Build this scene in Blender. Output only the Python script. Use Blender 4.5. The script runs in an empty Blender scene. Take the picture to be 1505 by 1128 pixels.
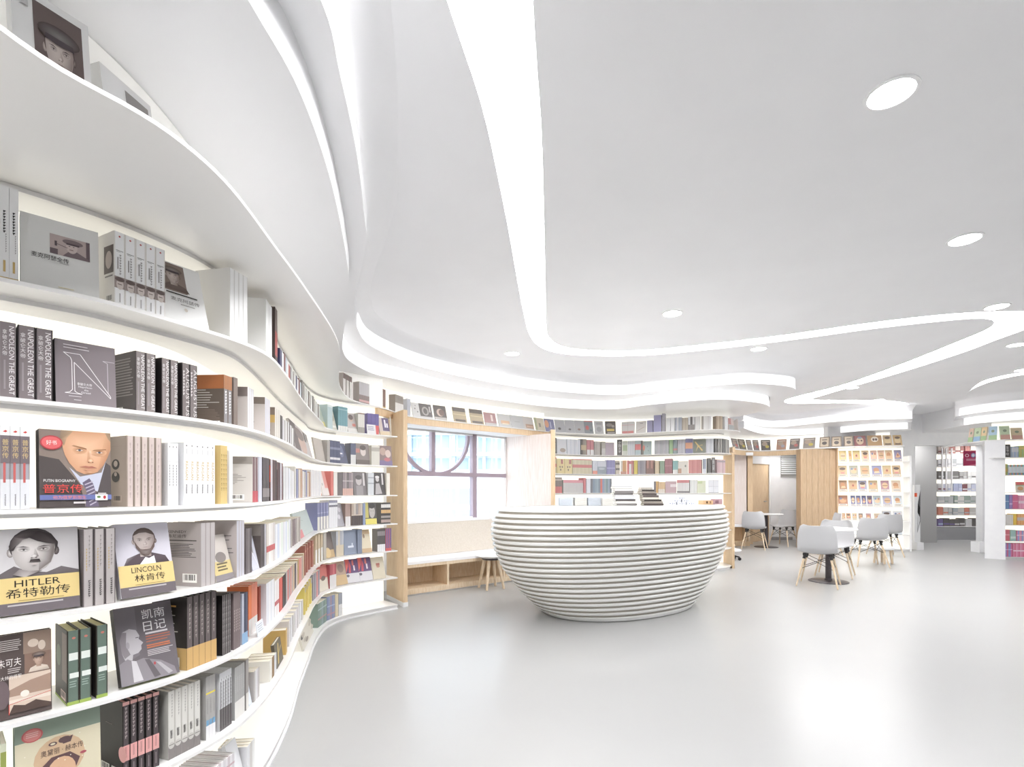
import bpy, bmesh, math, random
from mathutils import Vector, Matrix
random.seed(7)
SC = bpy.context.scene
COL = SC.collection
# ---------------------------------------------------------------- camera
EYE = 1.30
FPX, CX, HY, ROLL = 740.0, 752.5, 720.3, 0.0012
cam_d = bpy.data.cameras.new('camera'); cam = bpy.data.objects.new('camera', cam_d); COL.objects.link(cam)
cam_d.sensor_width = 36.0; cam_d.sensor_fit = 'HORIZONTAL'
cam_d.lens = 36.0*FPX/1505.0
cam_d.shift_y = (HY-564.0)/1505.0
cam_d.clip_start = 0.05; cam_d.clip_end = 300
ca, sa = math.cos(ROLL), math.sin(ROLL)
cam.matrix_world = Matrix(((ca, sa, 0, 0), (0, 0, -1, 0), (-sa, ca, 0, EYE), (0, 0, 0, 1)))
SC.camera = cam
# ---------------------------------------------------------------- sky and exposure
W = bpy.data.worlds.new('sky'); SC.world = W; W.use_nodes = True
bg = W.node_tree.nodes['Background']; bg.inputs[0].default_value = (0.94, 0.975, 1.0, 1); bg.inputs[1].default_value = 1.15
SC.view_settings.view_transform = 'Standard'; SC.view_settings.look = 'None'
SC.view_settings.gamma = 1.0; SC.view_settings.use_curve_mapping = False
SC.view_settings.exposure = 1.92
SC.cycles.use_denoising = True
SC.cycles.max_bounces = 7; SC.cycles.diffuse_bounces = 6; SC.cycles.adaptive_threshold = 0.06
SC.cycles.sample_clamp_indirect = 6.0
STRIP_E, BAND_E, DOWN_E, BACK_E = 5.8, 0.18, 9.5, 0.20
# ---------------------------------------------------------------- helpers
def lin(c):
    return c/12.92 if c <= 0.04045 else ((c+0.055)/1.055)**2.4
GLARE = [0.0]  # glare on far books, mixed into their colours as pale grey
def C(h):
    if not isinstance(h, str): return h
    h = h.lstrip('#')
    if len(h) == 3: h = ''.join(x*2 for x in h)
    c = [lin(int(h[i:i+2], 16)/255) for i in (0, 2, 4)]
    return tuple(v+(w-v)*GLARE[0] for v, w in zip(c, (0.72, 0.70, 0.69))) + (1.0,)
def rayxz(px, py):
    dx, dy = px-CX, HY-py
    return dx*ca + dy*sa, -dx*sa + dy*ca
def at_z(px, py, z):
    rx, rz = rayxz(px, py)
    d = FPX*z/rz
    return (rx*d/FPX, d)
def at_d(px, py, d):
    rx, rz = rayxz(px, py)
    return (rx*d/FPX, d, EYE + rz*d/FPX)
def fl(px, py):                      # a point on the floor
    return at_z(px, py, -EYE)
def smooth_curve(pts, n=160, relax=6):
    """Catmull-Rom through pts, then even spacing and a light relaxation."""
    P = [Vector(p[:2]) for p in pts]
    P = [P[0]*2-P[1]] + P + [P[-1]*2-P[-2]]
    out = []
    for i in range(1, len(P)-2):
        a, b, c, d = P[i-1:i+3]
        for k in range(24):
            t = k/24
            out.append(0.5*((2*b) + (c-a)*t + (2*a-5*b+4*c-d)*t*t + (3*b-a-3*c+d)*t**3))
    out.append(P[-2])
    out = resample(out, n)
    for _ in range(relax):
        out = [out[0]] + [(out[i-1]+out[i]*2+out[i+1])/4 for i in range(1, len(out)-1)] + [out[-1]]
    return out
def resample(pts, n):
    L = [0.0]
    for a, b in zip(pts, pts[1:]): L.append(L[-1] + (b-a).length)
    out, j = [], 0
    for i in range(n):
        s = L[-1]*i/(n-1)
        while j < len(L)-2 and L[j+1] < s: j += 1
        f = (s-L[j])/max(L[j+1]-L[j], 1e-9)
        out.append(pts[j].lerp(pts[j+1], min(max(f, 0), 1)))
    return out
def offset(pts, d):
    """positive d = to the left of the direction of travel"""
    out = []
    for i, p in enumerate(pts):
        t = (pts[min(i+1, len(pts)-1)]-pts[max(i-1, 0)]).normalized()
        out.append(p + Vector((-t.y, t.x))*d)
    return out
class MB:
    """collects polygons with one colour each; build() links them as one mesh object"""
    def __init__(s): s.v, s.f, s.c, s.m = [], [], [], []
    def poly(s, pts, col=(1, 1, 1, 1), mat=0):
        b = len(s.v); s.v += [tuple(p) for p in pts]; s.f.append(tuple(range(b, b+len(pts)))); s.c.append(col); s.m.append(mat)
    def box(s, x0, x1, y0, y1, z0, z1, col=(1, 1, 1, 1), mat=0, skip=''):
        p = [(x, y, z) for z in (z0, z1) for y in (y0, y1) for x in (x0, x1)]
        for k, q in (('b', (0, 2, 3, 1)), ('t', (4, 5, 7, 6)), ('f', (0, 1, 5, 4)), ('k', (2, 6, 7, 3)), ('l', (0, 4, 6, 2)), ('r', (1, 3, 7, 5))):
            if k not in skip: s.poly([p[i] for i in q], col, mat)
    def prism(s, pts, z0, z1, col=(1, 1, 1, 1), mat=0):
        n = len(pts)
        area = sum(pts[i][0]*pts[(i+1) % n][1]-pts[(i+1) % n][0]*pts[i][1] for i in range(n))
        if area < 0: pts = pts[::-1]
        s.poly([(p[0], p[1], z1) for p in pts], col, mat)
        s.poly([(p[0], p[1], z0) for p in pts[::-1]], col, mat)
        for i in range(n):
            a, b = pts[i], pts[(i+1) % n]
            s.poly([(a[0], a[1], z0), (b[0], b[1], z0), (b[0], b[1], z1), (a[0], a[1], z1)], col, mat)
    def tube(s, a, b, r0, r1=None, n=10, col=(1, 1, 1, 1), mat=0, caps=True):
        r1 = r0 if r1 is None else r1
        a, b = Vector(a), Vector(b); w = (b-a).normalized()
        u = w.orthogonal().normalized(); v = w.cross(u)
        A = [a+(u*math.cos(t)+v*math.sin(t))*r0 for t in [2*math.pi*i/n for i in range(n)]]
        B = [b+(u*math.cos(t)+v*math.sin(t))*r1 for t in [2*math.pi*i/n for i in range(n)]]
        for i in range(n):
            j = (i+1) % n; s.poly([A[i], A[j], B[j], B[i]], col, mat)
        if caps: s.poly(A[::-1], col, mat); s.poly(B, col, mat)
    def lathe(s, prof, n=32, col=(1, 1, 1, 1), mat=0, cx=0, cy=0):
        R = [[(cx+r*math.cos(2*math.pi*i/n), cy+r*math.sin(2*math.pi*i/n), z) for i in range(n)] for r, z in prof]
        for a, b in zip(R, R[1:]):
            for i in range(n):
                j = (i+1) % n; s.poly([a[i], a[j], b[j], b[i]], col, mat)
        s.poly(R[0][::-1], col, mat); s.poly(R[-1], col, mat)
    def wall(s, a, b, z0, z1, t=0.1, col=(1, 1, 1, 1), mat=0):
        a, b = Vector(a), Vector(b); d = (b-a).normalized(); n = Vector((-d.y, d.x))*t
        s.prism([a, b, b+n, a+n], z0, z1, col, mat)
    def ribbon(s, pts, z0, z1, col=(1, 1, 1, 1), mat=0):
        for a, b in zip(pts, pts[1:]):
            s.poly([(a[0], a[1], z0), (b[0], b[1], z0), (b[0], b[1], z1), (a[0], a[1], z1)], col, mat)
    def mesh(s, name, mats, smooth=False):
        me = bpy.data.meshes.new(name)
        me.from_pydata([tuple(p) for p in s.v], [], s.f)
        if not isinstance(mats, (list, tuple)): mats = [mats]
        for m in mats: me.materials.append(m)
        if len(mats) > 1: me.polygons.foreach_set('material_index', s.m)
        if any(c != (1, 1, 1, 1) for c in s.c):
            at = me.color_attributes.new('tint', 'FLOAT_COLOR', 'CORNER'); buf = []
            for f, c in zip(s.f, s.c):
                if isinstance(c, list): [buf.extend(q) for q in c]
                else: buf += list(c)*len(f)
            at.data.foreach_set('color', buf)
        if smooth:
            bm = bmesh.new(); bm.from_mesh(me); bmesh.ops.remove_doubles(bm, verts=bm.verts, dist=1e-5)
            bmesh.ops.recalc_face_normals(bm, faces=bm.faces)
            for f in bm.faces: f.smooth = True
            for e in bm.edges:
                if len(e.link_faces) == 2 and e.calc_face_angle(0) > math.radians(40): e.smooth = False
            bm.to_mesh(me); bm.free()
        me.update()
        return me
    def build(s, name, mats, parent=None, loc=None, rot=None, smooth=False):
        return obj(name, s.mesh(name, mats, smooth), parent, loc, rot)
def obj(name, me, parent=None, loc=None, rot=None):
    o = bpy.data.objects.new(name, me); COL.objects.link(o)
    if parent is not None: o.parent = parent
    if loc is not None: o.location = loc
    if rot is not None: o.rotation_euler = rot
    return o
LABELS = {}
def tag(o, label, cat=None, group=None, kind=None):
    o['label'] = label
    if cat: o['category'] = cat
    if group: o['group'] = group
    if kind: o['kind'] = kind
    if cat: LABELS.setdefault(label, []).append(o.name)
    return o
def thing(name, label, cat, loc=(0, 0, 0), rotz=0.0, group=None):
    o = bpy.data.objects.new(name, None); COL.objects.link(o); o.empty_display_size = 0.05
    o.location = loc; o.rotation_euler = (0, 0, rotz)
    return tag(o, label, cat, group)
def structure(o, label=None):
    o['kind'] = 'structure'
    if label: o['label'] = label
    return o
# ---------------------------------------------------------------- materials
def mat(name, col=(0.8, 0.8, 0.8, 1), rough=0.5, spec=0.5, metal=0.0):
    m = bpy.data.materials.new(name); m.use_nodes = True
    b = m.node_tree.nodes['Principled BSDF']
    b.inputs['Base Color'].default_value = C(col); b.inputs['Roughness'].default_value = rough
    b.inputs['Specular IOR Level'].default_value = spec; b.inputs['Metallic'].default_value = metal
    return m
def noise_tint(m, scale, lo, hi, stretch=(1, 1, 1), detail=3, rough=None, bump=0.0):
    nt = m.node_tree; b = nt.nodes['Principled BSDF']
    tc = nt.nodes.new('ShaderNodeTexCoord'); mp = nt.nodes.new('ShaderNodeMapping'); mp.inputs['Scale'].default_value = stretch
    nz = nt.nodes.new('ShaderNodeTexNoise'); nz.inputs['Scale'].default_value = scale; nz.inputs['Detail'].default_value = detail
    cr = nt.nodes.new('ShaderNodeValToRGB'); cr.color_ramp.elements[0].position = 0.3; cr.color_ramp.elements[1].position = 0.7
    cr.color_ramp.elements[0].color = C(lo); cr.color_ramp.elements[1].color = C(hi)
    L = nt.links.new
    L(tc.outputs['Object'], mp.inputs[0]); L(mp.outputs[0], nz.inputs['Vector']); L(nz.outputs[0], cr.inputs[0]); L(cr.outputs[0], b.inputs['Base Color'])
    if bump:
        bp = nt.nodes.new('ShaderNodeBump'); bp.inputs['Strength'].default_value = bump; bp.inputs['Distance'].default_value = 0.002
        L(nz.outputs[0], bp.inputs['Height']); L(bp.outputs[0], b.inputs['Normal'])
    return m
def emit(name, col, e):
    m = mat(name, col, 0.5); b = m.node_tree.nodes['Principled BSDF']
    b.inputs['Emission Color'].default_value = C(col); b.inputs['Emission Strength'].default_value = e
    return m
def ink_mat(name, rough):
    m = mat(name, 'ffffff', rough); nt = m.node_tree
    a = nt.nodes.new('ShaderNodeAttribute'); a.attribute_name = 'tint'
    nt.links.new(a.outputs['Color'], nt.nodes['Principled BSDF'].inputs['Base Color'])
    return m
M_WALL = noise_tint(mat('white_wall_paint', 'f0f0f0', 0.6), 6, 'eeeef0', 'f3f3f4')
M_CEIL = noise_tint(mat('ceiling_paint', 'efeff1', 0.65), 2, 'eeeef0', 'f1f1f3')
M_COVE = mat('cove_gloss_paint', 'ededef', 0.32)
M_SHELF = mat('white_shelf_lacquer', 'ecebea', 0.28)
M_FLOOR = noise_tint(mat('white_poured_floor', 'b2b2b2', 0.30), 0.7, 'afafaf', 'b4b4b3', detail=4)
M_OAK = noise_tint(mat('pale_oak', 'd9bf9f', 0.45), 7, 'd6b892', 'e8d0b0', (14, 14, 0.8), detail=6, bump=0.1)
M_OAK3 = noise_tint(mat('mid_oak', 'c3aa8c', 0.45), 7, 'b69a7a', 'cbb294', (14, 14, 0.8), detail=6, bump=0.1)
M_OAK2 = noise_tint(mat('light_beech', 'e2cdb2', 0.45), 9, 'd8bf9d', 'ead9c2', (8, 8, 1.0), detail=5)
M_PALEWOOD = noise_tint(mat('whitewashed_oak', 'eadfd8', 0.4), 7, 'e4d5cc', 'f2eae6', (14, 14, 0.6), detail=6)
M_GREYPL = mat('grey_plastic', 'c4c4c6', 0.38)
M_WHITEPL = mat('white_plastic', 'f1f1f2', 0.3)
M_DARK = mat('dark_metal', '4c4648', 0.35, metal=0.4)
M_BLACK = mat('black_plastic', '2a2829', 0.4)
M_STEEL = mat('brushed_steel', 'b9b9bc', 0.3, metal=0.8)
M_FRAME = mat('mauve_grey_aluminium', 'a3949f', 0.4)
M_CLOTH = noise_tint(mat('beige_linen', 'd6cec3', 0.85), 60, 'd0c8bc', 'dbd4ca', bump=0.2)
M_CUSHION = mat('white_cushion', 'f2f2f4', 0.7)
M_STRIP = emit('ceiling_strip_diffuser', 'ffffff', STRIP_E)
M_STRIP_ADDED = emit('added_strip_diffuser', 'ffffff', 1.5)
M_BAND = emit('cove_light_diffuser', 'ffffff', BAND_E)
M_DOWN = emit('downlight_diffuser', 'ffffff', DOWN_E)
M_BACK = emit('backlit_shelf_panel', 'fffdf5', BACK_E)
M_BACK2 = emit('dim_backlit_panel', 'fffefa', 0.05)
M_PANEL_ADDED = emit('added_panel_diffuser', 'ffffff', 4.0)
M_RING = mat('counter_white_lacquer', 'f2f2f0', 0.25)
M_GAP = mat('counter_recess_taupe', 'b9b2a8', 0.5)
M_INK = ink_mat('printed_cover', 0.45)
M_INK.node_tree.nodes['Principled BSDF'].inputs['Specular IOR Level'].default_value = 0.25
M_INKM = ink_mat('printed_matt', 0.7)
M_GREY = mat('grey_passage_paint', 'b4b3b2', 0.6)
M_GLASS = bpy.data.materials.new('window_glass'); M_GLASS.use_nodes = True
_n = M_GLASS.node_tree; _n.nodes.clear()
_o = _n.nodes.new('ShaderNodeOutputMaterial'); _t = _n.nodes.new('ShaderNodeBsdfTransparent'); _g = _n.nodes.new('ShaderNodeBsdfGlossy')
_x = _n.nodes.new('ShaderNodeMixShader'); _x.inputs[0].default_value = 0.06; _t.inputs[0].default_value = (0.93, 0.97, 1, 1); _g.inputs['Roughness'].default_value = 0.02
_n.links.new(_t.outputs[0], _x.inputs[1]); _n.links.new(_g.outputs[0], _x.inputs[2]); _n.links.new(_x.outputs[0], _o.inputs[0])
# ---------------------------------------------------------------- levels (metres above the eye) and plan curves
SZ = [-1.25, -0.955, -0.66, -0.365, -0.055, 0.263, 0.587, 0.92]
T1, T2, TT, CE = 1.25, 1.39, 1.53, 1.66
def P(pxs, z): return [at_z(x, y, z) for x, y in pxs]
F_PTS = [(-2.6, -0.6), (-2.3, 0.2), (-1.92, 0.8), (-1.62, 1.18), (-1.43, 1.40), (-1.28, 1.58), (-1.18, 1.76), (-1.115, 2.0), (-1.13, 2.3), (-1.24, 2.8), (-1.38, 3.25), (-1.52, 3.75), (-1.66, 4.25), (-1.74, 4.72), (-1.67, 5.02), (-1.5, 5.24), (-1.25, 5.5)]
F_CURVE = smooth_curve(F_PTS, 220, 3)
S6_CURVE = smooth_curve([(-2.55, -0.6), (-2.2, 0.2), (-1.85, 0.8), (-1.6, 1.15)] + P([(0, 407), (145, 438), (230, 462), (300, 483), (360, 503), (398, 523), (424, 554), (440, 580), (456, 601), (474, 621)], SZ[6]) + [(-1.74, 4.72), (-1.67, 5.02), (-1.5, 5.24), (-1.25, 5.5)], 220, 3)
LEFT_BACK = offset(F_CURVE, 0.30)
S7_PX = [(0, 36), (100, 106), (170, 141), (243, 186), (316, 247), (361, 300), (402, 357), (438, 406), (479, 467), (493, 492), (499, 512), (499, 534), (500, 568), (519, 588), (565, 600), (605, 612), (680, 621), (747, 628), (813, 635), (852, 637), (905, 638), (975, 634.5), (1047, 631), (1078, 632.5), (1088, 635)]
S7_CURVE = smooth_curve([(-1.6, -0.6), (-1.3, 0.0), (-1.1, 0.5)] + P(S7_PX, SZ[7]) + [(3.75, 8.5)], 360, 3)
T1_CURVE = smooth_curve([(-1.1, -1.2), (-0.85, -0.4), (-0.7, 0.4)] + P([(365, 0), (429, 109), (469, 209), (494, 298), (511, 392), (512, 437), (504, 498), (504, 516), (515, 532), (549, 550), (592, 560), (647, 574), (703, 585), (815, 599), (899, 602), (959, 595), (1046, 588), (1094, 590), (1128, 596)], T1) + [(3.98, 7.9), (3.9, 8.6)], 360, 3)
T2_CURVE = smooth_curve([(-0.95, -1.2), (-0.72, -0.4), (-0.58, 0.4)] + P([(472, 0), (494, 84), (524, 223), (536, 323), (538, 362), (521, 447), (526, 485), (550, 512), (620, 540), (703, 559), (787, 572.5), (899, 581), (980, 574), (1067, 566), (1111, 564.5), (1165, 570)], T2) + [(4.12, 7.4), (4.2, 8.0), (4.1, 8.8)], 360, 3)
CE_CURVE = smooth_curve([(-0.8, -1.2), (-0.62, -0.4), (-0.52, 0.4)] + P([(539, 0), (551, 74), (563, 149), (571, 248), (570, 348), (543, 410), (540, 457), (578, 490), (647, 518), (731, 538), (815, 552), (899, 558), (960, 553), (1024, 544), (1111, 529), (1172, 524), (1220, 531), (1231, 544), (1211, 559)], CE) + [(4.9, 8.4), (4.95, 9.2)], 360, 3)
REAR_F = smooth_curve([(0.60, 8.05), (1.1, 8.38), (1.76, 8.58), (2.5, 8.32), (3.17, 8.02), (3.45, 8.1), (3.62, 8.3)], 120, 3)
REAR_BACK = [Vector(p) for p in ((0.45, 8.55), (1.1, 8.85), (1.76, 9.0), (2.5, 8.85), (3.2, 8.6), (3.75, 8.7))]
OVER_BACK = [Vector(p) for p in ((-1.62, 6.1), (-1.62, 6.62), (-0.1, 8.12), (0.35, 8.5))]
WALL_LINE = LEFT_BACK + OVER_BACK + REAR_BACK
# ---------------------------------------------------------------- room shell
H = EYE + CE
RM = (-3.2, 16.0, -4.5, 15.5)
m = MB(); m.box(RM[0], RM[1], RM[2], RM[3], -0.1, 0.0); structure(m.build('floor', M_FLOOR), 'seamless glossy white floor')
# ceiling with the light trough cut through it
STRIP_PX = [(657, 0), (684, 80), (710, 160), (730, 250), (748, 340), (762, 420), (772, 470), (778, 492), (788, 506), (806, 516), (850, 522.5), (937, 523), (1024, 516), (1154, 501), (1285, 483), (1416, 469), (1452, 468), (1464, 474), (1450, 485), (1394, 508), (1329, 534), (1242, 565), (1168, 584), (1152, 590), (1166, 593.5), (1242, 592.6), (1320, 596), (1338, 594.6), (1307, 589.6), (1242, 588.7), (1203, 588.6), (1190, 587), (1200, 584), (1242, 571.5), (1329, 546), (1416, 518), (1459, 501.5), (1505, 485), (1542, 470), (1550, 463), (1530, 458.5), (1505, 458), (1416, 460), (1285, 474), (1111, 498), (937, 515.5), (850, 513.5), (822, 508), (808, 498), (803, 485), (801, 400), (796, 200), (783, 0)]
def loop_smooth(pts):
    out = []
    n = len(pts)
    for i in range(n):
        a, b, c, d = [Vector(pts[(i+k-1) % n]) for k in range(4)]
        for k in range(3):
            t = k/3; out.append(0.5*((2*b)+(c-a)*t+(2*a-5*b+4*c-d)*t*t+(3*b-a-3*c+d)*t**3))
    return out
strip_main = [(-0.42, -2.2), (-0.95, -2.2), (-0.62, -0.5)] + P(STRIP_PX, CE) + [(-0.12, -0.5)]
strip_main = [Vector(strip_main[0]), Vector(strip_main[1])] + smooth_curve(strip_main[1:] + [strip_main[0]], 300, 1)[1:-1]
strip_side = P([(1416, 583), (1428, 573), (1445, 565), (1470, 557.5), (1505, 550.5), (1560, 543), (1560, 538), (1505, 547), (1470, 553.5), (1440, 563)], CE)
strip_side = smooth_curve(strip_side + [strip_side[0]], 60, 1)[:-1]
ceil_outer = [(-3.2, -4.5), (16, -4.5), (16, 15.5), (3.7, 15.5), (3.7, 9.3), (0.5, 9.3), (-0.1, 8.3), (-1.75, 6.72), (-3.2, 6.6)]
bm = bmesh.new(); edges = []
for loop in (ceil_outer, strip_main, strip_side):
    vs = [bm.verts.new((p[0], p[1], H)) for p in loop]
    for a, b in zip(vs, vs[1:]+vs[:1]): edges.append(bm.edges.new((a, b)))
bmesh.ops.triangle_fill(bm, use_beauty=True, use_dissolve=False, edges=edges)
for f in bm.faces:
    if f.normal.z > 0: f.normal_flip()
me = bpy.data.meshes.new('ceiling'); bm.to_mesh(me); bm.free(); me.materials.append(M_CEIL)
ceiling = structure(obj('ceiling', me), 'smooth pale grey ceiling')
m = MB(); m.prism([Vector(p) for p in ceil_outer], H+0.12, H+0.2); m.build('ceiling_slab', M_CEIL, ceiling)
def strip_light(loop, label):
    t = thing('ceiling_strip_light', label, 'strip light', (0, 0, 0))
    m = MB(); m.poly([(p[0], p[1], H+0.035) for p in loop[::-1]]); m.build('diffuser', M_STRIP, t)
    m = MB(); m.ribbon(list(loop)+[loop[0]], H-0.001, H+0.05); m.build('trough_side', M_CEIL, t)
    return t
strip_light(strip_main, 'long winding white light trough cut into the ceiling, ending in a hairpin')
strip_light(strip_side, 'short thin curved light trough in the ceiling above the children\'s magazine corner')
# walls
def wall(name, label, segs, mat_=None, t=0.1):
    m = MB()
    for a, b, z0, z1 in segs: m.wall(a, b, z0, z1, t)
    return structure(m.build(name, mat_ or M_WALL), label)
wall('wall_left', 'white wall behind the curved bookcase', [((-3.2, 6.6), (-3.2, -4.5), 0, H), ((-1.6, 6.55), (-3.2, 6.6), 0, H)])
wall('wall_back', 'white wall behind the viewer', [((-3.2, -4.5), (16, -4.5), 0, H)], t=-0.1)
wall('wall_right', 'white wall of the far right side', [((16, -4.5), (16, 15.5), 0, H)], t=-0.1)
wall('wall_rear', 'white wall behind the rear bookcase', [((-0.02, 8.05), (0.3, 9.2), 0, H), ((0.3, 9.2), (3.66, 9.2), 0, H), ((3.78, 8.76), (3.78, 15.5), 0, H), ((3.78, 15.4), (16, 15.4), 0, H)])
FW = 11.15
DX0, DX1, DTOP = 8.93, 10.42, 2.27
wall('wall_far', 'white wall around the open passage', [((7.0, FW), (DX0, FW), 0, H), ((DX0, FW), (DX1, FW), DTOP, H), ((DX1, FW), (16, FW), 0, H)], t=0.16)
wall('wall_passage', 'grey wall seen through the open passage', [((8.0, 12.25), (10.33, 12.25), 0, H), ((10.33, 12.36), (10.33, 13.3), 0, H)], M_GREY)
m = MB(); m.box(8.2, 12.6, FW+0.2, 13.9, H-0.45, H-0.40); structure(m.build('ceiling_passage', M_GREY), 'lowered grey ceiling of the passage')
# ---------------------------------------------------------------- coves: stepped soffits with lit fascia
def cove(name, label, t1, t2, ce, back, lit1, lit2, seams=1.25):
    """two stepped tiers and a sloped lip under the ceiling; lit1/lit2 = index ranges of the lit fascia"""
    root = structure(thing(name, label, 'cove')); del root['category']
    m = MB(); m.prism(list(t1)+list(back)[::-1], EYE+T1, EYE+T2); m.build('lower_tier', M_COVE, root)
    m = MB(); m.prism(list(t2)+list(back)[::-1], EYE+T2, EYE+TT); m.build('upper_tier', M_COVE, root)
    m = MB(); n = min(len(t2), len(ce)); prev = None
    A = list(t2); B = list(ce)
    for k in range(9):
        f = k/8; g = f**1.6; zz = EYE+TT+(CE-TT-0.003)*(1-(1-f)**1.3)
        ring = [A[i].lerp(B[i], g) for i in range(n)]
        if prev:
            for i in range(n-1):
                m.poly([(*prev[0][i], prev[1]), (*prev[0][i+1], prev[1]), (*ring[i+1], zz), (*ring[i], zz)])
        prev = (ring, zz)
    for i in range(n-1): m.poly([(*prev[0][i], prev[1]), (*prev[0][i+1], prev[1]), (*(prev[0][i+1]*2-A[i+1].lerp(B[i+1], .8)), prev[1]+0.006), (*(prev[0][i]*2-A[i].lerp(B[i], .8)), prev[1]+0.006)])
    m.build('ceiling_lip', M_CEIL, root, smooth=True)
    m = MB(); m.prism(offset(list(t2), 0.05)+list(back)[::-1], EYE+TT, EYE+CE-0.002); m.build('upper_fill', M_CEIL, root)
    for curve, (a, b), z0, z1 in ((t1, lit1, T1, T2), (t2, lit2, T2, TT)):
        pts = offset(list(curve), -0.006)[a:b]
        seg, acc = [pts[0]], 0.0
        def panel(seg):
            q = MB(); q.ribbon(seg, EYE+z0+0.004, EYE+z1-0.004); q.build('light_diffuser', M_BAND, root)
        for p, q_ in zip(pts, pts[1:]):
            acc += (q_-p).length; seg.append(q_)
            if acc > seams:
                panel(seg); d = (seg[-1]-seg[-2]).normalized()
                seg, acc = [seg[-1]+d*0.006], 0.0
        if len(seg) > 2: panel(seg)
    return root
def first(curve, cond): return next(i for i, p in enumerate(curve) if cond(p))
i1 = first(T1_CURVE, lambda p: p.y > 4.15); i2 = first(T2_CURVE, lambda p: p.y > 4.3)
e1 = first(T1_CURVE, lambda p: p.x > 3.84); e2 = first(T2_CURVE, lambda p: p.x > 3.9)
OUT_BACK = [Vector((-2.9, -1.2))] + [p for p in offset(F_CURVE, 0.36) if p.y > -0.6] + OVER_BACK + REAR_BACK
def lip_w(p):
    if p.x > 2.0:
        f = min((p.x-2.0)/2.0, 1); return 0.09+0.42*f*f*(3-2*f)
    return 0.09+0.06*min(max((4.6-p.y)/1.2, 0), 1)
_t = T2_CURVE; CE_CURVE = [q-Vector((-(_t[min(k+1, len(_t)-1)]-_t[max(k-1, 0)]).normalized().y, (_t[min(k+1, len(_t)-1)]-_t[max(k-1, 0)]).normalized().x))*lip_w(q) for k, q in enumerate(_t)]
cove('cove_trim', 'double stepped cove with glowing fascia running from the curved bookcase to the rear bookcase', T1_CURVE, T2_CURVE, CE_CURVE, OUT_BACK, (i1, e1), (i2, e2))
# far cove over the magazine wall
T1B = smooth_curve([(4.66, 10.1)] + P([(1094, 630), (1120, 638), (1156, 640), (1219, 638), (1279, 633), (1339, 631)], T1), 80, 2)
T2B = smooth_curve([(4.6, 10.0)] + P([(1092, 620), (1120, 627), (1150, 628), (1219, 621), (1279, 617), (1341, 616)], T2), 80, 2)
CEB = [p + Vector((0.02, -0.10)) for p in T2B]
BACKB = [Vector(p) for p in ((4.62, 12.4), (6.2, 13.2), (8.5, FW+0.05), (8.42, 10.6))]
cove('cove_trim', 'stepped cove with glowing fascia above the comic covers and slatted vent', T1B, T2B, CEB, BACKB, (2, 79), (2, 79))
T1C = smooth_curve(P([(1411, 626.5), (1430, 623.5), (1453, 621), (1505, 617), (1560, 614)], T1) + [(9.6, 8.3), (10.5, 7.6), (12, 7.2), (15.8, 7.1)], 80, 2)
T2C = smooth_curve(P([(1404, 613), (1425, 609), (1453, 605), (1505, 600), (1560, 596.5)], T2) + [(9.3, 7.8), (10.4, 7.2), (12, 6.9), (15.8, 6.8)], 80, 2)
CEC = [p + Vector((-0.10, -0.10)) for p in T2C]
BACKC = [Vector(p) for p in ((8.95, 10.2), (9.1, FW+0.05), (15.9, FW+0.05))]
cove('cove_trim', 'stepped cove with glowing fascia above the right-hand bookcase beside the passage', T1C, T2C, CEC, BACKC, (1, 60), (1, 60))
# ---------------------------------------------------------------- bookcases
ST = 0.012
def shelf(root, front, back, z, t=ST):
    m = MB(); m.prism(list(front)+list(back)[::-1], EYE+z-t, EYE+z); return m.build('shelf', M_SHELF, root)
def rail(root, curve, z, rng, inset=0.05):
    pts = offset(curve, inset)[rng[0]:rng[1]]; q = offset(pts, 0.018)
    m = MB(); m.prism(pts+q[::-1], EYE+z-ST-0.014, EYE+z-ST); return m.build('light_rail', M_SHELF, root)
curved = thing('curved_bookcase', 'long white curved bookcase sweeping from the foreground to the oak post', 'bookcase')
for k in range(6): shelf(curved, F_CURVE, LEFT_BACK, SZ[k])
shelf(curved, S6_CURVE, LEFT_BACK, SZ[6])
for k, cv in ((4, F_CURVE), (5, F_CURVE), (6, S6_CURVE)): rail(curved, cv, SZ[k], (20, 200), 0.06 if k < 6 else 0.14)
rail(curved, F_CURVE, SZ[7], (20, 215), 0.10)
m = MB(); m.ribbon(offset(F_CURVE, 0.288), EYE+SZ[0], EYE+SZ[7]-0.012); m.build('back_panel', M_BACK, curved)
m = MB(); fr = offset(F_CURVE, 0.012); m.prism(fr+LEFT_BACK[::-1], 0.0, EYE+SZ[0]-ST); m.build('plinth', M_SHELF, curved)
m = MB(); fr = offset(F_CURVE, -0.004); m.prism(fr+offset(F_CURVE, 0.01)[::-1], 0.0, 0.012); m.build('plinth_edge', M_WHITEPL, curved)
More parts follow.
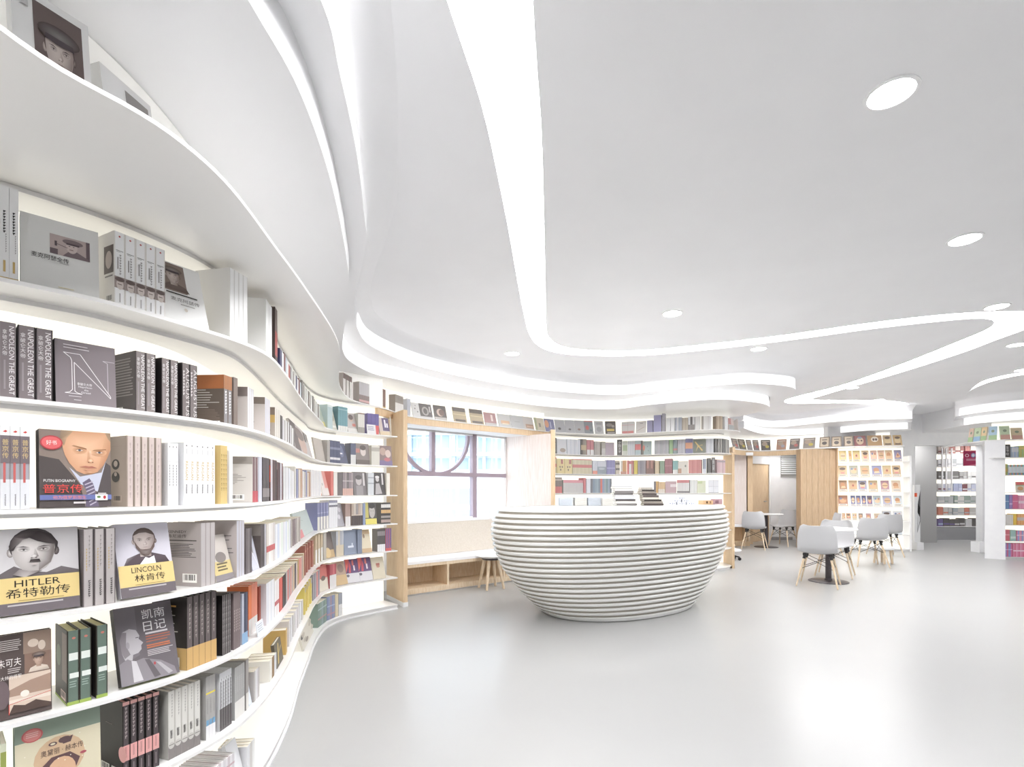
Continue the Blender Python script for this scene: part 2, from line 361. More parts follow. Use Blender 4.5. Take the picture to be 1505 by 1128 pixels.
# top ledge running over the window to the rear bookcase
ledge = thing('display_ledge', 'continuous white top ledge sweeping above the curved bookcase and the window', 'shelf')
m = MB(); m.prism(list(S7_CURVE)+OUT_BACK[::-1], EYE+SZ[7]-0.011, EYE+SZ[7]); m.build('ledge_board', M_SHELF, ledge)
i = first(S7_CURVE, lambda p: p.y > 5.55); j = first(S7_CURVE, lambda p: p.x > 0.62)
m = MB(); fr = offset(S7_CURVE, 0.012)[i:j]; m.prism(fr+offset(S7_CURVE, 0.05)[i:j][::-1], EYE+0.83, EYE+SZ[7]-0.012); m.build('oak_fascia', M_OAK, ledge)
m = MB(); m.ribbon(offset(S7_CURVE, 0.24)[i+2:j+2], EYE+SZ[7], EYE+T1-0.004); m.build('back_panel', M_BACK, ledge)
ub = smooth_curve([(-1.5, -0.3), (-1.33, 0.4), (-1.24, 0.95), (-1.185, 1.25), (-1.15, 1.42), (-1.145, 1.62), (-1.175, 1.88), (-1.27, 2.3), (-1.5, 3.0), (-1.75, 3.7), (-1.93, 4.3), (-2.0, 4.75), (-1.85, 5.2), (-1.45, 5.65)], 100, 2)
m = MB(); m.ribbon([p_ for p_ in ub if p_.y > -0.3], EYE+SZ[7], EYE+T1-0.004); m.build('back_panel', M_BACK2, ledge)
# oak post between the curved bookcase and the window bay
post = thing('oak_post', 'tall vertical oak panel closing the curved bookcase beside the window', 'panel')
m = MB(); a = Vector((-1.205, 5.58)); b = Vector((-1.50, 6.02)); d = (b-a).normalized(); n_ = Vector((d.y, -d.x))*0.05
m.prism([a, b, b+n_, a+n_], 0.05, EYE+SZ[7]-0.03); m.build('oak_board', M_OAK, post)
m = MB(); m.prism([a-d*0.004-n_*0.1, b, b+n_*1.1, a-d*0.004+n_*1.1], 0.0, 0.05); m.build('white_foot', M_WHITEPL, post)
# ---------------------------------------------------------------- window bay
GA, GB = Vector((-1.45, 6.66)), Vector((-0.085, 7.95)); GD = (GB-GA).normalized(); GN = Vector((-GD.y, GD.x)); GL = (GB-GA).length
SILL, HEAD, TRAN = EYE-0.425, EYE+0.83, EYE+0.222
wall('wall_window', 'white wall below and above the window', [(GA-GD*0.3, GB+GD*0.1, 0, SILL), (GA-GD*0.3, GB+GD*0.1, HEAD, H)], t=0.18)
m = MB(); m.prism(offset(S7_CURVE, 0.052)[i:j]+[Vector(q) for q in ((0.62, 8.1), (-0.1, 8.1), (-1.7, 6.62), (-1.52, 6.05))], HEAD, HEAD+0.03); structure(m.build('ceiling_bay', M_WALL), 'white soffit over the window bay')
win = structure(thing('window_1', 'large window with mauve grey frame and curved bar', 'window')); del win['category']
def wbar(s0, s1, z0, z1, name='frame_bar', y0=0.02, y1=0.09, mt=None):
    m = MB(); m.prism([GA+GD*s0+GN*y0, GA+GD*s1+GN*y0, GA+GD*s1+GN*y1, GA+GD*s0+GN*y1], z0, z1); return m.build(name, mt or M_FRAME, win)
def s_of(px):
    r = (px-CX)/FPX
    return (r*GA.y-GA.x)/(GD.x-r*GD.y)
for c, w in ((s_of(638.5), 0.062), (s_of(699), 0.075)):
    if c < s_of(650): wbar(c-w/2, c+w/2, TRAN+0.03, HEAD)
    else: wbar(c-w/2, c+w/2, SILL, HEAD, y0=0.015, y1=0.095)
wbar(-0.1, GL, TRAN-0.03, TRAN+0.03, y0=0.01, y1=0.085)
wbar(GL-0.03, GL+0.03, SILL, HEAD, mt=M_WHITEPL); wbar(-0.1, GL+0.03, HEAD-0.025, HEAD, mt=M_WHITEPL); wbar(-0.1, GL+0.03, SILL, SILL+0.03, mt=M_WHITEPL)
for s0, s1, z0, z1 in ((-0.1, s_of(638.5), TRAN, HEAD), (s_of(638.5), s_of(699), TRAN, HEAD), (s_of(699), GL, TRAN, HEAD), (-0.1, s_of(699), SILL, TRAN), (s_of(699), GL, SILL, TRAN)):
    wbar(s0+0.005, s1-0.005, z0+0.02, z1-0.02, 'pane', 0.055, 0.058, M_GLASS)
m = MB(); cs, cz, R = s_of(643.5), EYE+0.80, 0.575
prev = None
for k in range(49):
    t = math.pi*(1.0+k/48)
    q = []
    for rr, yy in ((R-0.022, 0.025), (R+0.022, 0.025), (R+0.022, 0.08), (R-0.022, 0.08)):
        pp = GA+GD*(cs+rr*math.cos(t))+GN*yy; q.append((pp.x, pp.y, cz+rr*math.sin(t)))
    if prev:
        for a_ in range(4): m.poly([prev[a_], prev[(a_+1) % 4], q[(a_+1) % 4], q[a_]])
    prev = q
m.build('curved_bar', M_FRAME, win, smooth=True)
m = MB(); m.prism([GA-GD*0.12-GN*0.10, GB+GD*0.02-GN*0.10, GB+GD*0.02, GA-GD*0.12], SILL-0.02, SILL+0.012); m.build('window_sill', M_WHITEPL, win)
# right-hand reveal
rev = thing('oak_reveal', 'pale oak side panel lining the right side of the window bay', 'panel')
ra, rb = Vector((0.575, 7.45)), Vector((-0.10, 7.98))
m = MB(); m.wall(ra, rb, 0, HEAD+0.005, -0.03); m.build('reveal_board', M_PALEWOOD, rev)
m = MB(); m.prism([(0.575, 7.43), (0.64, 7.45), (0.63, 7.98), (0.575, 8.0)], 0, EYE+SZ[7]-0.03); m.build('oak_edge', M_OAK, rev)
# window bench
bench = thing('window_bench', 'low oak bench with open cubbies and white seat pad under the window', 'bench')
BA, BB = Vector((-1.30, 6.10)), Vector((0.42, 7.44)); BD = (BB-BA).normalized(); BN = Vector((-BD.y, BD.x)); BL = (BB-BA).length
BZ = EYE-0.88
def bbox(name, s0, s1, y0, y1, z0, z1, mt):
    m = MB(); m.prism([BA+BD*s0+BN*y0, BA+BD*s1+BN*y0, BA+BD*s1+BN*y1, BA+BD*s0+BN*y1], z0, z1); return m.build(name, mt, bench)
bbox('base_rail', 0, BL, 0, 0.4, 0.02, 0.085, M_OAK2); bbox('toe_kick', 0.0, BL, 0.02, 0.4, 0.0, 0.02, M_WHITEPL)
bbox('top_rail', 0, BL, 0, 0.4, BZ-0.075, BZ-0.035, M_OAK2); bbox('back_board', 0, BL, 0.38, 0.4, 0.08, BZ-0.05, M_OAK2)
for px in (658.5, 741, 800):
    r = (px-CX)/FPX; s = (r*BA.y-BA.x)/(BD.x-r*BD.y)
    bbox('divider', s-0.014, s+0.014, 0, 0.39, 0.085, BZ-0.075, M_OAK2)
bbox('divider', 0, 0.028, 0, 0.39, 0.085, BZ-0.075, M_OAK2)
m = MB(); m.prism([BA, BB, (-0.10, 7.9), GA+GN*-0.02], BZ-0.04, BZ); m.build('seat_pad', M_CUSHION, bench)
back = thing('bench_backrest', 'beige linen backrest cushion along the window sill', 'cushion')
m = MB(); a, b = GA-GD*0.02, GB-GD*0.02
k0 = [(a-GN*0.10), (b-GN*0.10), (b-GN*0.012), (a-GN*0.012)]; k1 = [(a-GN*0.17), (b-GN*0.17), (b-GN*0.012), (a-GN*0.012)]
lo = [(*p, BZ+0.002) for p in k1]; hi = [(*p, SILL-0.022) for p in k0]
for q in ((lo[0], lo[1], hi[1], hi[0]), (lo[1], lo[2], hi[2], hi[1]), (lo[3], lo[0], hi[0], hi[3]), (hi[0], hi[1], hi[2], hi[3])): m.poly(q)
m.build('cushion_cover', M_CLOTH, back)
# ---------------------------------------------------------------- rear bookcase
rear = thing('rear_bookcase', 'white wave-fronted bookcase on the rear wall behind the counter', 'bookcase')
for k in range(0, 7): shelf(rear, REAR_F, REAR_BACK, SZ[k])
for k in (4, 5, 6, 7): rail(rear, REAR_F, SZ[k], (4, 114), 0.08)
m = MB(); m.ribbon(offset(REAR_BACK, -0.012), 0.05, EYE+T1-0.004); m.build('back_panel', M_BACK, rear)
m = MB(); m.prism(offset(REAR_F, 0.02)+REAR_BACK[::-1], 0, EYE+SZ[0]-ST); m.build('plinth', M_SHELF, rear)
for sx in ():
    p = REAR_F[sx]; m = MB(); m.box(p.x-0.008, p.x+0.008, p.y+0.02, p.y+0.30, EYE+SZ[0], EYE+SZ[7]-0.03); m.build('upright', M_SHELF, rear)
m = MB(); m.prism([(3.62, 8.28), (3.66, 8.28), (3.78, 8.72), (3.64, 8.72)], 0, EYE+SZ[6]); m.build('oak_end', M_OAK, rear)
# ---------------------------------------------------------------- alcove with bench, door, vent
m = MB(); m.wall((5.59, 12.0), (3.79, 12.0), 0, EYE+0.86, -0.05); structure(m.build('wall_alcove', M_PALEWOOD), 'whitewashed oak panelling of the alcove')
m = MB(); m.prism([(5.60, 11.96), (5.72, 11.96), (5.86, 12.42), (5.74, 12.42)], 0, EYE+0.86); structure(m.build('trim_1', M_OAK), 'oak corner strip in the alcove')
m = MB(); m.wall((7.6, 12.95), (5.78, 12.95), 0, H, -0.1); m.wall((7.5, 12.95), (6.54, 11.34), 0, EYE+SZ[7]-0.03, 0.05); m.wall((5.85, 12.45), (6.62, 12.93), 1.98, H, 0.03); structure(m.build('wall_side', M_WALL), 'white wall with the slatted vent')
m = MB(); m.wall((7.2, 12.94), (6.6, 12.94), 0, 0.08, 0.015); structure(m.build('baseboard_side', M_STEEL), 'grey baseboard')
door = structure(thing('door_1', 'oak door with lever handle in the alcove', 'door')); del door['category']
m = MB(); m.wall((5.88, 12.42), (6.58, 12.90), 0, 1.95, 0.03); m.build('door_leaf', M_OAK, door)
m = MB(); m.wall((6.56, 12.87), (6.62, 12.91), 0, 1.99, -0.02); m.wall((5.86, 12.39), (6.62, 12.91), 1.94, 1.99, -0.02); m.build('door_frame', M_WHITEPL, door)
m = MB(); m.tube((6.45, 12.77, 1.0), (6.36, 12.70, 1.0), 0.012); m.tube((6.45, 12.82, 1.0), (6.45, 12.76, 1.0), 0.01); m.build('door_handle', M_STEEL, door)
vent = thing('slatted_vent', 'white slatted vent high on the wall beside the oak partition', 'vent', (0, 12.93, 0))
vx0, vx1 = at_d(1148.5, 700, 12.9)[0], at_d(1180, 700, 12.9)[0]
for k in range(10):
    z = at_d(1160, 669+k*3.05, 12.9)[2]
    m = MB(); m.poly([(vx0, -0.05, z-0.012), (vx1, -0.05, z-0.012), (vx1, -0.005, z+0.016), (vx0, -0.005, z+0.016)]); m.poly([(vx0, -0.045, z-0.016), (vx0, 0.0, z+0.012), (vx1, 0.0, z+0.012), (vx1, -0.045, z-0.016)]); m.build('slat', M_STEEL if k < 0 else M_WHITEPL, vent)
m = MB(); m.box(vx0, vx1, -0.004, 0.0, at_d(1160, 702, 12.9)[2], at_d(1160, 667, 12.9)[2]); m.build('vent_back', M_GREY, vent)
part = thing('oak_partition', 'broad vertical oak partition between alcove and comic shelves', 'panel')
px0 = at_d(1177, 700, 11.12)[0]; px1 = at_d(1228.5, 700, 10.95)[0]; bw = (px1-px0)/6
for k in range(6):
    m = MB(); xa = px0+bw*k; m.prism([(xa, 11.12-0.028*k), (xa+bw-0.004, 11.12-0.028*(k+1)), (xa+bw-0.004, 11.3), (xa, 11.3)], 0, EYE+SZ[7]-0.03); m.build('plank', M_OAK3, part)
ab = thing('alcove_bench', 'small oak cubby bench with white pad inside the alcove', 'bench')
ax0, ax1 = 4.95, at_d(1097, 780, 11.75)[0]
for nm, bx_, mt in (('seat_pad', (ax0, ax1, 11.55, 11.95, 0.44, 0.48), M_CUSHION), ('base_rail', (ax0, ax1, 11.57, 11.95, 0.0, 0.10), M_OAK), ('end_board', (ax1-0.03, ax1, 11.57, 11.95, 0.10, 0.44), M_OAK2), ('divider', (ax0, ax0+0.03, 11.57, 11.95, 0.10, 0.44), M_OAK2), ('back_board', (ax0+0.03, ax1-0.03, 11.9, 11.95, 0.10, 0.44), M_OAK)):
    m = MB(); m.box(*bx_); m.build(nm, mt, ab)
# far ledge with header over the alcove and comic shelves
SB7 = smooth_curve([(4.72, 10.6)] + P([(1076, 658.5), (1098, 661.3), (1118.6, 662.2), (1143, 661.5), (1177, 659.6), (1228, 657), (1280, 655.5), (1330, 654.6)], SZ[7]), 80, 1)
fl7 = thing('comic_ledge', 'white top ledge with oak header above the alcove and comic shelves', 'shelf')
SB_BACK = [Vector(p) for p in ((4.75, 11.98), (5.9, 12.4), (6.5, 11.75), (8.3, FW-0.06))]
m = MB(); m.prism(list(SB7)+SB_BACK[::-1], EYE+SZ[7]-0.025, EYE+SZ[7]); m.build('ledge_board', M_SHELF, fl7)
j = first(SB7, lambda p: p.x > px0+0.1)
m = MB(); m.prism(offset(SB7, 0.02)[:j]+offset(SB7, 0.07)[:j][::-1], EYE+SZ[7]-0.13, EYE+SZ[7]-0.026); m.build('oak_header', M_OAK, fl7)
m = MB(); m.ribbon([p-Vector((0, 0.03)) for p in SB_BACK], EYE+SZ[7], EYE+T1-0.004); m.build('back_panel', M_BACK, fl7)
m = MB(); m.box(5.36, 5.52, 11.52, 11.54, EYE+0.78, EYE+0.85); tag(m.build('notice_plate', M_WHITEPL), 'tiny white plate on the oak header of the alcove', 'sign')
# comic bookcase
comic = thing('comic_bookcase', 'white backlit bookcase of face-out comic covers beside the passage', 'bookcase')
KA, KB = Vector(at_d(1232, 700, 10.85)[:2]), Vector(at_d(1337, 700, 10.5)[:2])
KDIR = (KB-KA).normalized(); KN = Vector((-KDIR.y, KDIR.x))
KC = [KA.lerp(KB, t/20) for t in range(21)]; KBK = offset(KC, 0.30)
for k in range(7): shelf(comic, KC, KBK, SZ[k], 0.018)
m = MB(); m.ribbon(offset(KC, 0.288), EYE+SZ[0], EYE+SZ[7]-0.03); m.build('back_panel', M_BACK, comic)
m = MB(); m.prism(offset(KC, 0.02)+KBK[::-1], 0, EYE+SZ[0]-0.02); m.build('plinth', M_SHELF, comic)
m = MB(); m.wall(KB+KDIR*0.0, KB+KN*0.34, 0, EYE+0.70, -0.035); m.build('end_board', M_WHITEPL, comic)
m = MB(); m.wall(KA, KA+KN*0.25, 0, EYE+SZ[7]-0.03, 0.012); m.build('end_board', M_OAK, comic)
# right bookcase and white pillar
pil = structure(thing('pillar', 'broad white pillar beside the open passage', 'pillar')); del pil['category']
pa, pb = at_d(1447, 700, 9.45)[0], at_d(1476, 700, 9.3)[0]
m = MB(); m.prism([(pa, 9.45), (pb, 9.28), (pb+0.04, 9.62), (pa+2.2, FW), (pa+1.62, FW)], 0, EYE+SZ[7]-0.021); m.build('pillar_body', M_WALL, pil)
rb_ = thing('right_bookcase', 'white backlit bookcase of pastel books to the right of the passage', 'bookcase')
RC = smooth_curve([(pb, 9.28), (pb+0.5, 9.2), (10.5, 8.9), (12, 8.6), (14, 8.5), (15.8, 8.5)], 60, 1); RBK = offset(RC, 0.32)
for k in range(8): shelf(rb_, RC, RBK, SZ[k])
m = MB(); m.ribbon(offset(RC, 0.305), EYE+SZ[0], EYE+T1); m.build('back_panel', M_BACK, rb_)
m = MB(); m.prism(offset(RC, 0.02)+RBK[::-1], 0, EYE+SZ[0]-ST); m.build('plinth', M_SHELF, rb_)
m = MB(); m.prism([at_d(1420, 640, 9.95)[:2], at_d(1447, 640, 9.45)[:2], (pb, 9.27), (pb+0.2, 9.6), (9.3, 10.9)], EYE+SZ[7]-0.02, EYE+SZ[7]); m.build('corner_ledge', M_SHELF, rb_)
m = MB(); x_ = at_d(1456, 672, 9.38); m.prism([(x_[0], 9.30), (pb, 9.2), (pb, 9.3), (x_[0], 9.42)], EYE+SZ[6]-0.015, EYE+SZ[6]); m.build('side_lip', M_SHELF, rb_)
# bookcase in the next room
nb = thing('next_room_bookcase', 'white bookcase seen through the open passage', 'bookcase')
nx0, nx1, ny = 10.80, 12.9, 12.95
NZ = [z for z in SZ]
for k in (1, 2, 3, 4, 5, 6, 7):
    m = MB(); m.box(nx0, nx1, ny, ny+0.3, EYE+NZ[k]-0.02, EYE+NZ[k]); m.build('shelf', M_SHELF, nb)
m = MB(); m.box(nx0, nx1, ny+0.3, ny+0.32, 0, EYE+1.1); m.build('back_panel', M_BACK, nb)
m = MB(); m.box(nx0, nx1, ny-0.02, ny+0.3, 0, EYE+SZ[1]-0.03); m.build('plinth', M_STEEL, nb)
for px in (1388, 1394, 1402): 
    x_ = at_d(px, 700, ny-0.1)[0]; m = MB(); m.box(x_-0.012, x_+0.012, ny-0.05, ny-0.02, EYE-0.05, EYE+1.05); m.build('upright', M_WHITEPL, nb)
# ---------------------------------------------------------------- round reception counter
CTR, CTH = Vector((1.2, 5.65)), math.radians(30)
counter = thing('reception_counter', 'boat-shaped white reception counter built of stacked horizontal rings', 'counter', (CTR.x, CTR.y, 0), CTH)
CZ = 1.115
PA = [(0, .93), (.1, 1.06), (.25, 1.22), (.5, 1.43), (.7, 1.525), (.88, 1.56), (1.02, 1.54), (1.12, 1.47)]
PB = [(0, .61), (.1, .645), (.25, .685), (.5, .735), (.7, .765), (.88, .775), (1.02, .765), (1.12, .74)]
def interp(T, z):
    for (a, u), (b, v) in zip(T, T[1:]):
        if z <= b:
            f = (z-a)/(b-a); return u+(v-u)*f
    return T[-1][1]
def ell(a, b, n=96, p=2.15):
    out = []
    for i in range(n):
        t = 2*math.pi*i/n; c, s = math.cos(t), math.sin(t)
        out.append(Vector((a*math.copysign(abs(c)**(2/p), c), b*math.copysign(abs(s)**(2/p), s))))
    return out
def ring(m, z0, z1, ins0, ins1, n=96):
    A = ell(interp(PA, z0)-ins0, interp(PB, z0)-ins0, n); B = ell(interp(PA, z1)-ins1, interp(PB, z1)-ins1, n)
    for i in range(n):
        j = (i+1) % n; m.poly([(*A[i], z0), (*A[j], z0), (*B[j], z1), (*B[i], z1)])
    return A, B
NR = 22; pitch = CZ/NR
core = MB()
for k in range(NR): ring(core, pitch*k, pitch*(k+1), 0.026, 0.026)
core.build('counter_core', M_GAP, counter)
for k in range(NR):
    z0 = pitch*k+pitch*0.44; z1 = pitch*(k+1); m = MB(); b = 0.006
    if k == 0: z0 = 0.004
    A, _ = ring(m, z0, z0+b, b, 0); ring(m, z0+b, z1-b, 0, 0); _, B = ring(m, z1-b, z1, 0, b)
    In = ell(interp(PA, z0)-0.06, interp(PB, z0)-0.06); It = ell(interp(PA, z1)-0.06, interp(PB, z1)-0.06)
    for i in range(96):
        j = (i+1) % 96
        m.poly([(*In[i], z0), (*In[j], z0), (*A[j], z0), (*A[i], z0)]); m.poly([(*B[i], z1), (*B[j], z1), (*It[j], z1), (*It[i], z1)])
    m.build('counter_ring', M_RING, counter)
m = MB(); e_ = [tuple(v) for v in ell(interp(PA, CZ)-0.055, interp(PB, CZ)-0.055)]; m.prism([Vector(v) for v in e_], CZ-0.02, CZ-0.003); m.build('counter_top', M_RING, counter)
# ---------------------------------------------------------------- downlights
def downlight(px, py, label):
    x, y = at_z(px, py, CE)
    t = thing('downlight', label, 'ceiling light', (x, y, H), group='round recessed ceiling downlights')
    m = MB(); m.lathe([(0.098, 0.0), (0.098, -0.004), (0.084, -0.006), (0.080, -0.001)], 36); m.build('trim_ring', M_WHITEPL, t)
    m = MB(); m.lathe([(0.08, -0.002), (0.08, -0.0035)], 36); m.build('diffuser', M_DOWN, t)
for px, py, lb in ((1310, 137, 'largest round downlight, alone in the near ceiling'), (1418, 352, 'round downlight above the bend of the light trough, second nearest'), (1465, 451, 'round downlight touching the outer bend of the light trough'), (988, 461, 'round downlight above the reception counter'), (753, 520, 'round downlight above the window bay'), (1115, 513, 'round downlight between light trough and rear cove'), (1494, 507, 'round downlight beyond the trough bend at the picture edge'), (1253, 570, 'small round downlight inside the hairpin of the light trough'), (1292, 588, 'smallest round downlight beside the trough tip'), (1503, 544, 'small round downlight above the thin curved trough')):
    downlight(px, py, lb)
for x, y0_, y1_, lb in ((7.2, -3.6, 5.2, 'added unseen strip light over the near half of the room'), (11.5, -3.6, 6.4, 'added unseen strip light along the right side of the room')):  # added lamps out of view, there to brighten the room
    t = thing('ceiling_strip_light', lb, 'strip light', (x, 0, H))
    m = MB(); m.box(-0.15, 0.15, y0_, y1_, -0.05, -0.002); m.build('housing', M_WHITEPL, t)
    m = MB(); m.box(-0.13, 0.13, y0_+0.02, y1_-0.02, -0.052, -0.0505); m.build('diffuser', M_STRIP_ADDED, t)
for x, y, z_, w_, lb in ((9.7, 11.72, H-0.451, 0.55, 'added square light panel in the lowered passage ceiling'), (11.85, 12.35, H-0.451, 0.7, 'added square light panel before the next-room bookcase'), (6.78, 12.5, EYE+0.905, 0.34, 'added square light panel in the alcove ceiling')):  # added panels, hidden from view, to brighten passage, next room and alcove
    t = thing('added_panel_light', lb, 'ceiling light', (x, y, z_))
    m = MB(); m.box(-w_/2-.02, w_/2+.02, -w_/2-.02, w_/2+.02, -0.012, -0.001); m.build('housing', M_WHITEPL, t)
    m = MB(); m.box(-w_/2, w_/2, -w_/2, w_/2, -0.014, -0.0125); m.build('diffuser', M_PANEL_ADDED, t)
# ---------------------------------------------------------------- chairs, tables, stools
def shell_mesh():
    # side profile (y forward, z up), then rounded across the width
    prof = [(0.205, 0.425), (0.215, 0.44), (0.19, 0.452), (0.12, 0.447), (0.02, 0.438), (-0.08, 0.437), (-0.15, 0.45), (-0.195, 0.485), (-0.215, 0.53), (-0.228, 0.60), (-0.245, 0.70), (-0.262, 0.79), (-0.267, 0.815)]
    halfw = [0.15, 0.185, 0.205, 0.222, 0.226, 0.226, 0.226, 0.228, 0.228, 0.225, 0.215, 0.190, 0.15]
    n = 12; th = 0.011; rows = []
    for i, (y, z) in enumerate(prof):
        r = []
        for k in range(n+1):
            u = -1+2*k/n; x = halfw[i]*u; b = abs(u)**2.6
            up = 0.030*b if i < 7 else 0.012*b
            fw = 0.0 if i < 6 else 0.045*b*min(1, (i-5)/3)
            r.append(Vector((x, y+fw, z+up)))
        rows.append(r)
    N = []
    for i in range(len(rows)):
        nr = []
        for k in range(n+1):
            a = rows[min(i+1, len(rows)-1)][k]-rows[max(i-1, 0)][k]; b = rows[i][min(k+1, n)]-rows[i][max(k-1, 0)]
            nr.append(a.cross(b).normalized())
        N.append(nr)
    m = MB(); U = rows; D = [[rows[i][k]-N[i][k]*th for k in range(n+1)] for i in range(len(rows))]
    L = len(rows)-1
    for i in range(L):
        for k in range(n):
            m.poly([U[i][k], U[i][k+1], U[i+1][k+1], U[i+1][k]]); m.poly([D[i][k], D[i+1][k], D[i+1][k+1], D[i][k+1]])
        m.poly([U[i][0], U[i+1][0], D[i+1][0], D[i][0]]); m.poly([U[i][n], D[i][n], D[i+1][n], U[i+1][n]])
    for k in range(n):
        m.poly([U[0][k], D[0][k], D[0][k+1], U[0][k+1]]); m.poly([U[L][k], U[L][k+1], D[L][k+1], D[L][k]])
    return m.mesh('seat_shell', M_GREYPL, True)
SHELL = shell_mesh()
LEGS = [(0.15, 0.12, 0.235, 0.205), (-0.15, 0.12, -0.235, 0.205), (0.15, -0.12, 0.235, -0.235), (-0.15, -0.12, -0.235, -0.235)]
LEGM, BRKM = [], []
for x0, y0, x1, y1 in LEGS:
    m = MB(); m.tube((x0, y0, 0.40), (x1, y1, 0.0), 0.016, 0.010, 10); LEGM.append(m.mesh('leg', M_OAK2, True))
    m = MB(); a = Vector((x0, y0, 0.40)); b = Vector((x1, y1, 0.0)); m.tube(a+(a-b)*0.07, a.lerp(b, 0.10), 0.020, 0.019, 8); m.box(x0-0.022, x0+0.022, y0-0.018, y0+0.018, 0.405, 0.437); BRKM.append(m.mesh('bracket', M_BLACK))
m = MB()
def lp(i, f): x0, y0, x1, y1 = LEGS[i]; return Vector((x0, y0, 0.40)).lerp(Vector((x1, y1, 0)), f)
for i, j in ((0, 1), (2, 3), (0, 2), (1, 3)):
    m.tube(lp(i, 0.02), lp(j, 0.42), 0.004, n=6); m.tube(lp(j, 0.02), lp(i, 0.42), 0.004, n=6)
BRACE = m.mesh('wire_brace', M_BLACK)
def chair(x, y, face, label):
    """face = direction (dx, dy) the sitter looks"""
    t = thing('shell_chair', label, 'chair', (x, y, 0.006), math.atan2(face[1], face[0])-math.pi/2, 'grey shell chairs on wooden dowel legs')
    obj('seat_shell', SHELL, t)
    for a, b in zip(LEGM, BRKM): obj('leg', a, t); obj('bracket', b, t)
    obj('wire_brace', BRACE, t)
    return t
def table(x, y, label, r=0.35, h=0.755):
    t = thing('cafe_table', label, 'table', (x, y, 0), 0, 'round white cafe tables')
    m = MB(); m.lathe([(r-0.012, h-0.022), (r, h-0.012), (r, h-0.004), (r-0.004, h)], 48); m.build('table_top', M_WHITEPL, t, smooth=True)
    m = MB(); m.lathe([(0.10, h-0.035), (0.10, h-0.023)], 20); m.lathe([(0.038, 0.02), (0.038, h-0.034)], 20); m.build('pedestal', M_DARK, t, smooth=True)
    m = MB(); m.lathe([(0.25, 0.0), (0.25, 0.006), (0.235, 0.012), (0.05, 0.022), (0.045, 0.04)], 40); m.build('base_disc', M_DARK, t, smooth=True)
    return t
tx, ty = fl(1216.5, 856.5)
table(tx+.06, ty+.08, 'nearer round white cafe table on dark pedestal among four grey chairs')
ax, ay = [sum(q)/4 for q in zip(*[fl(*p) for p in ((1169, 862), (1222.5, 868), (1185, 855), (1237.6, 860))])]
chair(ax, ay, (0.60, 0.80), 'nearest grey shell chair, its back toward the viewer')
chair(4.84, 7.55, (-0.62, -0.78), 'grey shell chair facing the viewer behind the nearer cafe table')
x_, y_ = fl(1275, 832); chair(x_, y_, (0.25, 0.97), 'grey shell chair with its back to us beside the low white stool')
x_, y_ = fl(1300, 817.5); chair(x_, y_, (0.25, 0.97), 'grey shell chair in front of the comic shelves, with black bracket showing')
x_, y_ = fl(1213, 815); chair(x_, y_, (-0.97, 0.25), 'grey shell chair seen edge-on, only its upper back showing before the oak partition')
tx, ty = fl(1126, 804.5); table(tx, ty, 'farther round white cafe table before the alcove door')
x_, y_ = fl(1112, 805); chair(x_-.17, y_-.26, (0.55, 0.83), 'grey shell chair with back turned at the farther cafe table')
chair(6.25, 11.6, (-0.85, -0.5), 'grey shell chair facing left at the farther cafe table, before the white wall')
# low white stool with thick legs
x_, y_ = fl(1298, 829)
st = thing('low_stool', 'low white stool with thick wooden legs beneath the grey chairs', 'stool', (x_, y_, 0.006), 0.3)
m = MB(); m.lathe([(0.15, 0.245), (0.165, 0.26), (0.165, 0.285), (0.15, 0.295)], 32); m.build('seat', M_WHITEPL, st, smooth=True)
for k in range(4):
    t = math.pi/4+k*math.pi/2; m = MB(); m.tube((0.10*math.cos(t), 0.10*math.sin(t), 0.25), (0.13*math.cos(t), 0.13*math.sin(t), 0), 0.022, 0.017, 12); m.build('leg', M_OAK2, st)
# stool to the left of the counter
x_, y_ = fl(722, 866)
st = thing('bar_stool', 'pale wooden stool with round seat at the left end of the counter', 'stool', (x_, y_, 0.009), 0.5)
m = MB(); m.lathe([(0.14, 0.405), (0.19, 0.42), (0.205, 0.435), (0.195, 0.445)], 32); m.build('seat', M_WHITEPL, st, smooth=True)
m = MB(); m.lathe([(0.10, 0.375), (0.12, 0.38), (0.135, 0.404)], 24); m.build('seat_bracket', M_DARK, st, smooth=True)
for k in range(4):
    t = math.pi/4+k*math.pi/2; m = MB(); m.tube((0.09*math.cos(t), 0.09*math.sin(t), 0.385), (0.175*math.cos(t), 0.175*math.sin(t), 0), 0.024, 0.016, 12); m.build('leg', M_OAK2, st)
# task chair behind the counter
x_, y_ = fl(1071, 823)
st = thing('task_chair', 'white task chair on black castors half hidden behind the counter', 'chair', (x_, y_, 0), 0.2)
m = MB(); m.lathe([(0.15, 0.155), (0.21, 0.165), (0.22, 0.185), (0.20, 0.20)], 32); m.build('seat', M_WHITEPL, st, smooth=True)
m = MB(); m.lathe([(0.03, 0.07), (0.025, 0.155)], 16); m.build('gas_column', M_DARK, st)
for k in range(5):
    t = 0.4+k*2*math.pi/5; c, s = math.cos(t), math.sin(t)
    m = MB(); m.tube((0.03*c, 0.03*s, 0.09), (0.19*c, 0.19*s, 0.06), 0.018, 0.012, 8); q = m.build('base_spoke', M_BLACK, st)
    m = MB(); m.tube((0.19*c-0.012*s, 0.19*s+0.012*c, 0.028), (0.19*c+0.012*s, 0.19*s-0.012*c, 0.028), 0.028, n=14); m.build('caster', M_BLACK, q)
